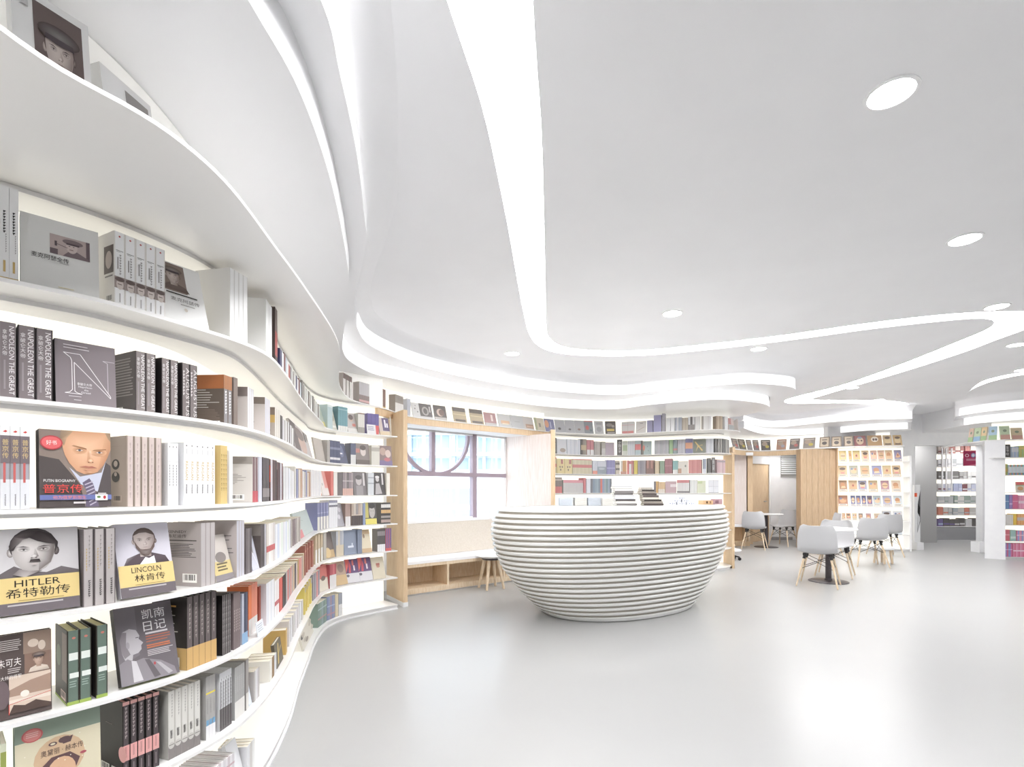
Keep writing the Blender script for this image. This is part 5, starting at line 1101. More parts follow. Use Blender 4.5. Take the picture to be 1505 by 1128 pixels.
run(2, 426.5, 447, 10, 40, ['d9a49c', 'b9a8a4', 'c9b496', '55525c', 'd0c4bc', 'b59a62', 'd98e8a'], 'assorted small books in the hollow', dep=.13, vary=.12)
run(2, 447.5, 462, 4, 41, ['9c5243', 'a35a48'], 'red-brown leather-look volumes', [(.78, .84, 'c98a72')], dep=.14)
run(2, 462.5, 475, 3, 41, ['c9b596', 'cdbb9e'], 'tan volumes with white jackets', [(0, .5, 'ebe9e6')], dep=.14)
run(2, 475.5, 479.5, 1, 39, 'b9b3aa', 'slim grey-beige book')
face(2, 480, 493, 37, '6d605b', 'dark brown cover with golden foot', lambda p: (p.rect(0, 1, 0, .3, 'c4a678'), p.ell(.3, .2, .3, .2, 'd9c08e')), 12)
run(2, 494, 505, 4, 37, ['b9bcc4', 'd0c6b4', 'a9acb6'], 'tan and silver volumes', [(0, .45, 'd3c6ae')])
face(2, 506.5, 525, 36, '8893a8', 'slate blue cover with white script', lambda p: (p.rect(.3, .75, .28, .36, 'dfe4ee'), p.rect(.6, .68, .36, .46, 'dfe4ee')), 4)
run(2, 525.5, 532, 2, 36, '7d889e', 'slate blue volumes')
face(2, 533, 547, 33, 'ded2b8', 'cream cover with a small brown figure', lambda p: (p.ell(.35, .72, .1, .1, '9a7a5c'), p.rect(0, 1, 0, .18, 'c9ab84'), p.rect(0, 1, .8, 1, 'd0b48e')), 16)
run(2, 554.5, 566, 4, 33, '4a4546', 'charcoal volumes with white feet', [(0, .32, 'e3e3e6'), (.7, .9, '8a8486')], sidecol='5a5554')
run(2, 566.5, 575, 3, 33, '5a5088', 'violet volumes edged in red', [(0, .12, 'c9504e'), (0.0, .3, 0, 1, 'c95a56')])
# second shelf
run(1, 0, 9, 1, 120, 'd6d9c4', 'green and white book cut by the picture edge', [(.5, .9, '9aa35c')])
face(1, 22, 148, 158, '8c9a8c', 'cream and sage cover with red seal and drawn teapot', c_cream, 4, th=0.04, hm=0.268)
def s_pink(p): p.rect(0, 1, .955, 1, 'dba8a2'); p.rect(0, 1, .24, .44, 'e2aaa6'); s_text('a39896', .35, .65, .52, .93)(p); s_text('b98a88', .35, .65, .28, .42)(p); p.rect(.4, .55, .05, .2, '8a8082')
run(1, 179, 234, 5, 112, '585052', 'black volumes with pink labels', (), s_pink, lambda p: (p.ell(1.0, .34, .16, .10, 'e2aaa6'), p.lines(.3, .6, .66, .68, 1, '8a8280', .5), p.barcode(.1, .45, .04, .14), p.barcode(.55, .9, .04, .14)), '221e1e', gapf=.88, page='dbb0a6')
run(1, 235, 294, 5, 98, 'd9d7d2', 'off-white volumes with dark rounded feet', (), lambda p: (p.rect(0, 1, 0, .2, '8a8483'), p.ell(.5, .2, .46, .05, 'c9c6c2'), s_text('a9a6a2', .5, .66, .6, .95)(p), s_text('6d6968', .3, .7, .3, .42)(p), p.rect(.1, .9, .205, .215, '7d7876')), None, 'c4c1bb')
run(1, 294.5, 316, 3, 92, 'aeacaa', 'grey volumes crossed by a yellow stripe', (), lambda p: (p.rect(0, 1, .72, .745, 'e6d24e'), p.rect(0, 1, 0, .22, 'e6e6e8'), p.rect(.1, .9, .22, .31, '7aa6c9'), s_text('8a8886', .4, .6, .4, .65)(p)))
run(1, 317, 340, 5, 84, 'd6d6d9', 'silver volumes with black lower halves', (), lambda p: (p.rect(0, 1, 0, .38, '6d6869'), p.rect(.3, .5, .05, .85, '3f3b3c'), s_text('8a8688', .6, .8, .4, .9)(p)))
run(1, 340.5, 359, 5, 76, 'aaa9a8', 'grey volumes with white feet in a tight row', (), lambda p: (p.rect(0, 1, 0, .34, 'e2e0dc'), s_text('c9c8c6', .4, .6, .5, .8)(p)))
run(1, 359.5, 365, 2, 74, 'a39e9b', 'taupe volumes with white feet', [(0, .34, 'e2e0dc')])
face(1, 366, 370, 34, 'dfe6f0', 'bluish wrapped leaflet leaning', None, 10, th=.006)
run(1, 373, 381, 4, 44, ['b9b4b2', 'e0e0e2', 'd0ccd0'], 'small pale books past the leaflet', dep=.13)
run(1, 396, 406, 3, 30, ['e6e3dc', '8a6d4a', 'd9dade'], 'low books lying in the bend', dep=.12)
face(1, 407, 416, 34, '6d6558', 'dark cover with golden branches', lambda p: (p.poly([(.2, .1), (.5, .9), (.6, .85), (.35, .1)], 'd9c07a'), p.poly([(.3, .4), (.9, .7), (.85, .6)], 'd9c07a')), 8)
run(1, 418.5, 423, 1, 36, 'c9a86a', 'single tan book standing alone in the hollow', dep=.12)
run(1, 424, 446, 7, 34, ['dcd8da', 'e3e3e6', 'd0cccc', 'e9e6e9'], 'pale leaning books in the hollow', dep=.13, vary=.1)
run(1, 447, 459, 4, 38, ['dcc85a', 'd9c04e', 'e3d06a'], 'yellow volumes', [(0, .2, 'e3cf62'), (.8, 1, 'b9b0a0')], dep=.13)
run(1, 459.5, 470, 4, 37, ['9593a0', 'a09eaa', 'd9908e'], 'grey and pink volumes', dep=.13)
face(1, 471, 484, 36, 'c96a62', 'red cover with a cream lower half', lambda p: (p.rect(0, 1, 0, .5, 'e3dccc'), p.ell(.5, .5, .25, .1, '6d5a50')), 6)
run(1, 484.5, 494, 4, 35, ['a83a48', 'b54a58', 'c96a72'], 'crimson volumes with white feet', [(0, .55, 'e6e4e4')])
face(1, 495.5, 511, 33, 'b59a86', 'brown cover with golden foot', lambda p: (p.rect(0, 1, 0, .42, 'd0b486'), p.ell(.6, .7, .25, .18, '8a746a')), 18, yaw=-8)
def c_sail(p): p.rect(.3, 1, .40, 1, '5a3a72'); p.poly([(0, .42), (.2, .7), (.3, 1), (0, 1)], 'e0625a'); p.poly([(.3, 1), (.42, .7), (.36, .42), (.2, .42)], 'c9485a'); p.rect(.6, .72, .5, .72, 'ecdfe6'); p.rect(.52, .66, .72, .95, 'd9706a'); p.rect(0, 1, 0, .40, 'dcdbe0'); p.ell(.1, .3, .12, .06, '6d6a78')
face(1, 512, 529, 33, '5a3a72', 'purple and red cover with white foot, first of a pair', c_sail, 20, yaw=-8)
face(1, 530, 548, 33, '5a3a72', 'purple and red cover with white foot, second of a pair', c_sail, 18, yaw=-4)
face(1, 549, 567, 31, 'd9d0ba', 'plain cream cover with a small red stamp', lambda p: (p.rect(.35, .65, .6, .72, 'b06a5a'), p.ell(.5, .56, .14, .05, 'c08a76')), 16)
# lowest shelf
run(0, 255, 303, 8, 44, ['d0cecc', 'e3e3e4'], 'spiral-bound grey notebooks', [(.0, .5, 'c4c2c2'), (.92, 1, '6a6666')], dep=.16)
run(0, 303.5, 344, 9, 62, ['d6d3d6', 'e3dfe2', 'd0c6ca', 'e6e3e6'], 'pale volumes with rose feet', [(0, .30, 'd49aa4'), (.75, .8, 'c9b0b6')], dep=.15)
face(0, 346, 360, 62, 'ecedf0', 'white glossy leaflet standing alone', None, 14)
run(0, 363, 374, 3, 44, ['d9d9dc', 'c9c6c4', 'e3e3e3'], 'thin pale books beside the leaflet', dep=.12)
face(0, 448, 462, 32, 'd3cec2', 'patterned cover leaning at the bookcase foot', lambda p: [p.ell(random.random(), random.random(), .12, .08, random.choice(['8a8074', '5f5a58', 'b9b2a4'])) for _ in range(9)] and None, 16)
run(0, 467, 480, 5, 34, ['6f8a80', '7d988c', '8aa0a4'], 'green plaid volumes', [(.3, .36, 'b9908a'), (.7, .75, 'a9c0c4')])
run(0, 480.5, 492, 5, 34, ['7d8ab0', '8d96b4', 'a38a96'], 'blue plaid volumes', [(.2, .26, 'b98a92'), (.55, .6, 'a9b6d0')])
run(0, 492.5, 497, 2, 33, 'd6c8aa', 'cream volumes after the plaid')
run(0, 497.5, 503, 3, 33, '9a9eaa', 'slate volumes with white feet', [(0, .5, 'e3e3e4')])
# ---------------------------------------------------------------- top ledge, far part
run(7, 504, 518, 3, 36, 'dedad6', 'white volumes with brown heads', [(.78, 1, '6d5650')], sidecol='b3a8a0', inset=.06)
run(7, 528, 543, 5, 32, 'c9c6c8', 'grey volumes with brown feet', [(0, .42, '8d7d78'), (.1, .2, 'd9b0b0')], sidecol='b3aaa4', inset=.06)
run(7, 557, 567, 4, 30, '8d6f66', 'red-brown volumes with gold feet', [(0, .14, 'd9bf7a')], sidecol='a8502f', inset=.06)
run(7, 581, 593, 5, 28, '9c948c', 'grey-brown volumes with white jackets', [(0, .58, 'e9e6e2')], sidecol='847a72', inset=.06)
run(7, 595, 607, 1, 26, 'c3c7d2', 'thick grey box file above the oak post', inset=.06, dep=.12)
def card(bgc, *ops):
    def f(p):
        for o in ops: (p.ell if o[0] == 'e' else p.rect)(*o[1:])
    return bgc, f
TOPF = [(608, 619, 'e3e2e2', 'white cover with dots', [('e', .4, .6, .08, .05, '6a6668'), ('e', .7, .4, .08, .05, '6a6668'), ('e', .5, .8, .06, .04, '8a8688')]),
    (619, 637, '5f5859', 'black cover with a pale arch', [('e', .45, .5, .28, .3, 'b9b4b2'), ('e', .45, .5, .16, .2, '5f5859'), ('r', 0, 1, 0, .14, 'dcdad8'), ('r', .78, .88, .45, .85, 'd9d5d3')]),
    (640, 658, '5d5350', 'black cover with a pale crescent', [('e', .5, .52, .3, .26, 'd9c4b8'), ('e', .6, .52, .22, .22, '7a5d54'), ('r', 0, 1, 0, .2, 'c9c4c0')]),
    (668, 687, 'b9a888', 'tan cover with black title bar, nearer of two', [('r', 0, 1, .72, 1, '5b504a'), ('r', 0, 1, .5, .55, 'd9cba8'), ('r', .1, .9, .06, .2, '5b504a')]),
    (693, 712, 'b9a888', 'tan cover with black title bar, farther of two', [('r', 0, 1, .72, 1, '5b504a'), ('r', 0, 1, .5, .55, 'd9cba8'), ('r', .1, .9, .06, .2, '5b504a')]),
    (714, 731, 'b08484', 'dusty red cover with white characters', [('r', .55, .72, .35, .85, 'ead9d6'), ('r', 0, 1, 0, .2, 'c9c6c4')]),
    (734, 752, 'c9c9c8', 'grey cover with an orange landscape', [('r', .2, .9, .25, .5, 'd9b088'), ('r', .3, .8, .2, .3, 'e9dcc4')]),
    (753, 771, 'bfc1c2', 'plain grey cover', [('r', .3, .7, .5, .54, '9a9a9c')]),
    (771, 786, 'c9c4c0', 'grey cover with a brown landscape', [('r', .2, .95, .1, .42, 'b08d74'), ('r', .3, .9, .2, .28, 'd9b8a0')]),
    (788.5, 802, 'cdc4ae', 'beige cover with green edge', [('r', 0, .2, 0, 1, 'a9b08a'), ('r', .4, .6, .3, .6, '8a8274')]),
    (803, 817, '7a7ca6', 'blue cover with an orange corner', [('e', .2, .6, .22, .3, 'dc9a72'), ('r', .55, .65, .3, .8, 'c9cbe0')]),
    (818, 832, 'b0b1b6', 'grey cover with a dark leaf, first of three', [('e', .4, .3, .16, .1, '4a4648')]),
    (832, 846, 'b6b7bb', 'grey cover with a dark leaf, second of three', [('e', .45, .28, .14, .07, '5a5658')]),
    (846.5, 860, 'b3b4b8', 'grey cover with a brown leaf, third of three', [('e', .4, .3, .16, .08, '8a6a5e')]),
    (860.5, 873, '8b9299', 'slate cover with red spots and red head', [('r', 0, 1, .92, 1, 'c9686c'), ('e', .3, .45, .2, .18, 'd2605e'), ('e', .7, .25, .1, .1, '5f7478')]),
    (875, 888, 'c4c5c7', 'silver cover with grey drawing', [('e', .5, .35, .3, .2, 'a3a5a9'), ('r', .2, .8, .75, .8, '8a8c90')]),
    (890, 905.5, '4a4240', 'black cover with yellow lettering', [('e', .4, .7, .3, .14, '8d8480'), ('r', .15, .85, .22, .40, 'd9c05a'), ('r', .2, .9, .06, .12, 'cfc9c4'), ('e', .75, .6, .14, .1, 'a39c96')])]
for x0, x1, c_, d_, ops in TOPF:
    face(7, x0, x1, 22.5 if x0 < 700 else 19.5, c_, d_, card(c_, *ops)[1], 16, inset=.05, th=.012)
face(7, 913.5, 932, 17.5, 'd9d8d8', 'pair of pale ring files with red feet', lambda p: (p.rect(.05, .95, .02, .22, 'd9807e'), p.rect(0, 1, .7, .74, 'd9b0b4'), p.rect(.49, .51, 0, 1, 'a9a8a8')), 3, inset=.06, th=.05)
face(7, 934.5, 949, 17.5, 'dddad6', 'pale cover with a pencil drawing', lambda p: (p.line((.15, .2), (.85, .5), .008, 'b9a896'), p.rect(.4, .7, .8, .85, '8a8684')), 8, inset=.06)
run(7, 951, 959, 3, 18, '9492b8', 'lilac slim volumes', inset=.06)
face(7, 961, 972, 25, '9a9ac6', 'large plain periwinkle slipcase', None, 0, inset=.05, th=.11)
run(7, 973, 977.5, 1, 27, 'a8a6b4', 'tall grey slipcase edge', inset=.06)
run(7, 979, 992, 2, 20, 'ecedef', 'wide white boxes', inset=.06)
run(7, 992.5, 1002, 4, 20, ['b0b6c4', 'd9dade', 'a9b4c0'], 'grey-blue slim volumes', inset=.06)
run(7, 1002.5, 1011, 4, 19, ['b5a896', 'c4b8a6'], 'tan slim volumes', inset=.06)
run(7, 1011.5, 1021, 3, 20, ['e6e6e8', '4a4644', 'dcdcde'], 'black-footed white volumes', [(0, .42, '8a8280')], inset=.06)
run(7, 1021.5, 1029, 3, 20, 'e9e8e6', 'ivory slim volumes', inset=.06)
run(7, 1030, 1046, 5, 20, ['9c948a', 'ecebe9', 'e6e5e3', 'dcdad8', 'e9e9ea'], 'white volumes after a brown one', inset=.06)
run(7, 1047, 1062, 6, 20, ['a08a6e', 'b8a488', 'c4b49a'], 'wheat-coloured volumes', inset=.06)
run(7, 1062.5, 1070, 2, 20, 'ecedef', 'white thick volumes by the bend', inset=.06)
face(7, 1071, 1079, 18, 'c9b4ae', 'pinkish cover with grey foot', lambda p: (p.rect(0, 1, 0, .45, '9a9c9e'), p.rect(0, .5, .5, 1, 'b0685e')), 5, inset=.06)
face(7, 1079.5, 1086, 17, 'd0c4c0', 'pale cover at the end of the rear bookcase', lambda p: p.rect(0, 1, 0, .4, '8a8c90'), 5, inset=.06)
# ---------------------------------------------------------------- rear bookcase
def sign(lev, x0, x1, txt, d_):
    face(lev, x0, x1, 23, '2c2a2b', d_, lambda p: p.text(txt, .26, .74, .12, .88, 'f2f0ee', stack=True), 0, inset=.02, th=.006, cat='sign', name='category_sign')
sign('R6', 812.5, 818, '传统文化', 'black sign with white characters by the oak edge')
face('R6', 819, 833, 22, 'd6d9e0', 'pale grey cover with a brown animal', lambda p: p.ell(.6, .25, .3, .14, '9a8a80'), 2)
run('R6', 833.5, 853, 10, 22, ['d3d8e2', 'dde0e8', 'c9cfda'], 'pale blue slim volumes', stuff=False)
run('R6', 854, 862, 3, 23, ['3e3a38', '8a8072', '9a9082'], 'black and tan volumes', [(.3, .62, 'c4b088')])
run('R6', 862.5, 873, 2, 22, 'c97880', 'rose volumes with white feet', [(0, .35, 'ececec')])
run('R6', 873.5, 882, 2, 20, ['a9a49e', 'b3aea8'], 'stone grey volumes')
run('R6', 884.5, 890, 2, 20, 'b3b0a6', 'grey-beige volumes', [(0, .5, 'd0cfcb')])
face('R6', 890.5, 903, 19, 'b9a9b8', 'mauve plain cover', None, 4)
sign('R6', 907, 914.5, '中国文学', 'black sign with white characters in mid row')
run('R6', 915, 922, 3, 21, 'd6dcd4', 'pale volumes with green marks', [(.3, .7, 'a9c09a')])
run('R6', 922.5, 933, 6, 21, ['cfd6e0', 'dbe0e6'], 'silver slim volumes')
run('R6', 933.5, 942, 4, 21, 'b9d0d6', 'ice blue volumes with red labels', [(.35, .75, 'd9686a')])
run('R6', 942.5, 944, 1, 21, '3a3838', 'thin black volume')
face('R6', 946, 957.5, 20, 'a9c0c0', 'aqua cover with dots and red sun', lambda p: (p.ell(.02, .5, .14, .2, 'e0785e'), p.ell(.5, .6, .05, .05, '5d7a7c'), p.ell(.6, .3, .05, .05, '5d7a7c')), 3)
run('R6', 962, 983, 8, 21, ['a9acb4', 'b3b4ba', 'bcbac4'], 'grey uniform volumes')
run('R6', 983.5, 989, 1, 21, '96bd86', 'green thick volume')
run('R6', 989.5, 995.5, 2, 21, '7d939a', 'slate volumes with red bands', [(.25, .38, 'c9706e')])
run('R6', 996, 1007, 4, 21, ['b4b4bc', 'c0bfc9'], 'lavender grey volumes')
run('R6', 1007.5, 1018, 4, 22, '6d70a6', 'indigo volumes with orange bands', [(.32, .72, 'e09a6a')])
face('R6', 1019, 1037, 21, '5f6a56', 'dark green cover with yellow branches', lambda p: (p.poly([(.2, .1), (.35, .5), (.1, .8), (.2, .82), (.45, .55), (.8, .2), (.7, .15), (.42, .45)], 'd9b85a'), p.poly([(.4, .5), (.75, .6), (.75, .54)], 'd9b85a')), 3)
run('R6', 1038, 1049, 4, 21, ['c0c3cc', 'd0d3d9'], 'pale silver volumes')
run('R6', 1050, 1073, 9, 21, ['4a4846', '8d8a84', '9c9890', '3f3d3b'], 'charcoal and stone volumes')
run('R5', 811, 818, 2, 24, 'cfc6a6', 'wheat volumes with red bands', [(.4, .6, 'd06e6a'), (.9, 1, 'd98a84')])
face('R5', 819, 830, 22, 'e0cf94', 'yellow cover with seals, nearer of two', lambda p: (p.rect(.55, .8, .65, .95, 'a84a50'), p.ell(.4, .45, .08, .06, '4a3f34'), p.ell(.7, .45, .08, .06, '4a3f34'), p.rect(.4, .55, .2, .32, '4a3f34')), 2)
face('R5', 830.5, 841, 22, 'dfce96', 'yellow cover with seals, farther of two', lambda p: (p.rect(.6, .9, .65, .95, '9a4a50'), p.ell(.4, .45, .08, .06, '4a3f34'), p.ell(.7, .45, .08, .06, '4a3f34'), p.rect(.4, .55, .2, .32, '4a3f34')), 2)
run('R5', 841.5, 870, 10, 22, ['cdc6a8', 'd4ccb0'], 'straw volumes with red bands', [(.42, .62, 'cc6c6c'), (.93, 1, 'd98a88')])
run('R5', 871, 878, 2, 20, 'd3d9e4', 'pale volumes with coral feet', [(0, .25, 'e08a74')])
face('R5', 878.5, 891, 20, 'd3d8e3', 'pale cover with a grey seascape', lambda p: (p.rect(.0, 1, 0, .55, '8a98a6'), p.ell(.5, .4, .35, .08, 'b9c2cc')), 2)
run('R5', 892, 904, 5, 21, ['7f7fb6', '8c8cc0'], 'violet volumes', [(.4, .46, 'b9b9dc')])
run('R5', 905, 911, 2, 20, 'c9c2b4', 'beige volumes with black marks', [(.3, .45, '5a5450'), (.7, .85, '5a5450')])
run('R5', 912, 921, 3, 20, ['dcd9d4', 'dca262', 'd9a86e'], 'cream and orange volumes', [(0, .2, 'c9907a')])
run('R5', 921.5, 931, 3, 20, ['d2605f', 'e3e3e4', 'c98a86'], 'red, white and rose volumes', [(.75, .95, 'c9696a')])
run('R5', 932, 937, 1, 20, 'dcc842', 'bright yellow volume')
run('R5', 937.5, 949, 4, 20, ['9a929c', '7d7a86', '8a8894'], 'grey-violet volumes')
run('R5', 949.5, 961, 6, 20, ['8a5548', 'b58070', '7d4c42'], 'brown striped volumes', [(0, .4, '7a5048')])
run('R5', 962, 969.5, 1, 19, 'd6c2a0', 'thick sand volume')
run('R5', 970, 976.5, 4, 19, ['7f9a80', '8aa68a'], 'moss green volumes')
run('R5', 977, 988, 5, 22, ['96505c', 'a05a66'], 'tall maroon volumes', [(.5, .55, 'b98088')])
run('R5', 989, 996, 3, 19, '7fb6b4', 'turquoise volumes with white feet', [(0, .3, 'ececea')])
face('R5', 996.5, 1011, 18, 'dfdad0', 'cream cover with a dark bird', lambda p: (p.ell(.75, .6, .08, .1, '6a7a6a'), p.rect(0, .35, 0, .4, 'b98a6a')), 6)
run('R5', 1012, 1031, 8, 20, ['c97a76', 'd0847e', 'c46e6c'], 'salmon red volumes')
run('R5', 1033, 1038, 2, 21, ['6a7890', '8a98b0'], 'steel blue volumes', [(0, .3, 'd0d6e0')])
run('R5', 1038.5, 1045, 2, 22, '2f2d2e', 'black thick volumes')
sign('R5', 1046, 1051, '诗词', 'black sign with white characters at the end of the row')
run('R5', 1054, 1066, 5, 20, ['b9969a', 'c9a4a8', 'd0b4b6'], 'dusty pink volumes', [(.8, .92, '8a7a7c')])
run('R4', 814.5, 826, 3, 23, '6a605a', 'brown volumes with red feet', [(0, .42, 'c9595c'), (.8, .9, 'b9aea6')])
run('R4', 828, 857, 12, 19, 'c6c5c6', 'grey set with rainbow heads', [[(.78, 1, c_)] for c_ in ('d98a9a', 'c9b06a', 'd9884a', 'b596c0', 'd9a05a', 'b9a86a', 'a9c08a', 'd0905a', 'a98ac0', 'c9b06a', 'b98ac0', 'c97a5a')])
run('R4', 857.5, 861, 1, 22, 'c9626a', 'tall crimson volume')
run('R4', 862, 868, 2, 21, 'dde2ec', 'pale blue-white volumes')
run('R4', 868.5, 899, 11, 21, ['6a6e78', '7088a0', '8297a8', '8fa6b4', '6d8294', 'd9604a', '7d90b0', '8fa0a8', '6d8a90', '90a4b8', '506070'], 'blue and slate volumes around a red one')
run('R4', 961, 967, 2, 17, ['5a5664', 'd9a850'], 'black and amber volumes')
run('R4', 967.5, 977, 3, 16, 'd9b684', 'apricot volumes with white feet', [(0, .35, 'e9e0d6')])
face('R4', 978, 994, 17, 'c4a4ac', 'mauve cover with white label', lambda p: p.rect(.45, 1, .5, .75, 'ece3e6'), 2)
run('R4', 995, 1013, 8, 19, ['e0dede', 'd9d9da'], 'white set with red heads', [(.78, 1, 'c96a70'), (0, .14, '7a7678')])
run('R4', 1014, 1024, 4, 19, ['dfe3e2', 'e9ecea'], 'ivory and mint volumes')
face('R4', 1025, 1037, 18, 'd6dcc0', 'pale green cover', lambda p: p.rect(.05, .6, .75, .95, 'b9c890'), 2)
face('R4', 1041, 1056, 19, 'dfe1e8', 'white squared cover', lambda p: (p.rect(.48, .5, 0, 1, '9a9ca8'), p.rect(0, 1, .5, .52, '9a9ca8'), p.rect(0, 1, .0, .03, '5a5860')), 2)
GLARE[0] = 0.0
# ---------------------------------------------------------------- things on the counter
def on_counter(px, py, d):
    x, y, _ = at_d(px, py, d); return x, y
def lying(name, label, x, y, z, w, l, h, rz, col, edge='e9e6df', group=None, cat='book'):
    t = thing(name, label, cat, (x, y, z), rz, group)
    m = MB(); m.box(-w/2, w/2, -l/2, l/2, 0, .0025, C(col)); m.box(-w/2, w/2, -l/2, l/2, h-.0025, h, C(col)); m.box(-w/2, w/2, -l/2, -l/2+.0025, .0025, h-.0025, C(col if int(z*1000) % 3 else edge)); m.build('cover', M_INK, t)
    m = MB(); m.box(-w/2+.0025, w/2-.003, -l/2+.0026, l/2-.003, .0025, h-.0025, C(edge)); m.build('page_block', M_INKM, t)
sx, sy = on_counter(919, 738, 6.0); z = CZ
for k in range(11):
    h_ = .022+.006*random.random(); c_ = ['8a8686', 'e3e3e3', '5f5b5b', 'd6d9e0', 'cfcfd2', '7a7676'][k % 6]
    lying('book', '%s book up in the taller leaning stack on the counter' % ORD[k], sx-.005*k+.03*random.random()-.02, sy, z, .24-.003*k, .17, h_, .12*random.random()-.05, c_, group='books stacked on the counter'); z += h_+.0004
sx, sy = on_counter(957, 738, 5.95); z = CZ
for k in range(9):
    h_ = .02+.005*random.random(); c_ = ['5a5250', '9c948c', '45403e', 'b3aca4', '6a6260'][k % 5]
    lying('book', '%s book up in the darker sliding stack on the counter' % ORD[k], sx-.011*k+.02*random.random(), sy, z, .23-.012*k, .17, h_, .15*random.random()-.07, c_, 'd9d3c8', 'books stacked on the counter'); z += h_+.0004
for px, w_, lb in ((831, .15, 'first'), (852, .14, 'second'), (872, .15, 'third'), (891, .12, 'fourth')):
    x_, y_ = on_counter(px, 736, 5.9 if px < 880 else 5.85)
    t = thing('paper_pad', '%s pile of pale paper pads from the window along the counter' % lb, 'paper pad', (x_, y_, CZ), .05, 'paper pads on the counter')
    for k in range(6):
        m = MB(); j = .004*random.random(); m.box(-w_/2+j, w_/2+j, -.07, .07, .016*k+.0005, .016*k+.0152, C('c3c9d2' if lb in ('first', 'third') else 'd3d1cc')); m.build('pad_sheet', M_INKM, t)
for k, (px, py_) in enumerate(((1003, 0), (1009, 0), (1015, 0), (1000, 1), (1006, 1), (1003, 2))):
    x_, y_ = on_counter((986, 1000, 1014, 993, 1007, 1000)[k], 738, 6.1)
    m = MB(); h_ = .032; m.box(-.05, .05, -.04, .04, 0, h_, C('d9dbe4')); p = Print(.1, h_); p.ell(.3, .5, .06, .16, '5a6890'); p.rect(.55, .6, .2, .8, '5a6890'); p.rect(.7, .85, .45, .6, '8a94b0')
    for f, c_ in zip(p.m.f, p.m.c): m.poly([(p.m.v[i][0], p.m.v[i][1]-.04, p.m.v[i][2]) for i in f], c_)
    o = m.build('card_box', M_INK, None, (x_, y_, CZ+.0004+py_*(h_+.0005))); tag(o, '%s of six small white boxes with blue print stacked on the counter' % ORD[k], 'box', 'white boxes on the counter')
x_, y_ = on_counter(1037, 737, 6.3)
t = thing('wooden_tray', 'small tan card tray near the right end of the counter', 'tray', (x_, y_, CZ), .3)
m = MB(); m.box(-.07, .07, -.05, .05, 0, .05, C('c9a884')); m.build('tray_box', M_INK, t)
m = MB(); m.box(-.03, -.005, -.0515, -.05, .012, .04, C('5a4434')); m.box(.02, .045, -.0515, -.05, .012, .04, C('8a6a50')); m.build('tray_print', M_INK, t)
x_, y_ = on_counter(1053, 737, 6.35)
t = thing('pink_box', 'dusky pink box at the right end of the counter', 'box', (x_, y_, CZ), .3)
m = MB(); m.box(-.055, .055, -.04, .04, 0, .065, C('b99aa0')); m.build('box_body', M_INK, t); m = MB(); m.box(-.05, .0, -.0412, -.04, .01, .05, C('8a6a72')); m.build('box_print', M_INK, t)
# ---------------------------------------------------------------- comic covers
SK = ['e6c49a', 'dcb488', 'e9cda8', 'd9ac80']
def comic_cover(bgc, k, blank=True):
    def f(p):
        p.rect(.04, .96, .03, .97, bgc)
        a = k % 5
        if a == 0: p.ell(.5, .55, .30, .24, SK[k % 4]); p.ell(.5, .72, .32, .12, '5f4a40'); p.rect(.3, .7, .3, .42, 'd98a8a')
        elif a == 1: p.ell(.5, .55, .33, .26, SK[k % 4]); p.rect(.2, .8, .5, .56, '8a6248')
        elif a == 2: p.poly([(.15, .35), (.5, .8), (.85, .4), (.5, .3)], SK[k % 4]); p.ell(.5, .55, .12, .1, 'a85a4a')
        elif a == 3: p.ell(.5, .5, .34, .2, SK[k % 4]); p.ell(.3, .7, .12, .1, '7a8ab0'); p.ell(.7, .68, .12, .1, 'c98a6a')
        else: p.ell(.45, .6, .28, .2, 'c98f62'); p.poly([(.2, .3), (.8, .35), (.7, .5), (.3, .5)], SK[k % 4])
        p.rect(.08, .9, .06, .22, 'efe9e0'); p.lines(.14, .86, .08, .18, 2, '5a4a44', .5)
    return f
KROW = {6: [(1234, 1245, 'e6cf8e'), (1248, 1253, 'dfc27c'), (1254, 1265, 'e6cf8e'), (1267, 1278, 'e9cfae'), (1280, 1290, 'e9bfae'), (1291, 1301, 'ecc6b0'), (1302, 1313, 'e6c8a0'), (1315, 1326, '8d86a8')],
        5: [(1232, 1246, 'd9c29a'), (1249, 1262, 'b9b6a6'), (1265, 1279, 'cdb894'), (1282, 1297, '9a9ac0'), (1298, 1311, 'd6bd8e'), (1312, 1325, 'c9a880')],
        4: [(1234, 1246, 'b08a6a'), (1248, 1261, 'cfae86'), (1262, 1275, 'a9a8c0'), (1277, 1291, 'cdb48c'), (1295, 1308, 'b98a98'), (1311, 1325, 'e3cdb4')],
        3: [(1232, 1247, 'b87f62'), (1251, 1258, '6a70a0'), (1259, 1266, '7a7fb0'), (1267, 1274, '5f6496'), (1275, 1283, '6d5f8e'), (1284, 1296, 'c0c9cc'), (1298, 1312, 'b4b4d0'), (1314, 1327, 'dfe6ea')],
        2: [(1236, 1243, 'c49a72'), (1244, 1251, 'b98a5e'), (1253, 1260, 'd0b890'), (1262, 1269, '8a7a72'), (1273, 1281, 'b9909a'), (1285, 1295, 'c9b49a'), (1297, 1311, 'd3d8e2'), (1313, 1327, 'e3e6ec')]}
COLN = {6: 'yellow', 5: 'tan', 4: 'mixed', 3: 'violet', 2: 'small'}
for k, row_ in KROW.items():
    for i, (x0, x1, c_) in enumerate(row_):
        face('K%d' % k, x0, x1, {6: 17, 5: 17, 4: 17, 3: 16, 2: 10}[k] if not (k == 2 and i > 5) else 14, 'e9e2d4', '%s face-out comic from the oak partition' % ORD[i], comic_cover(c_, i*3+k), 12, inset=.05, th=.01, cat='comic book', name='comic_book')
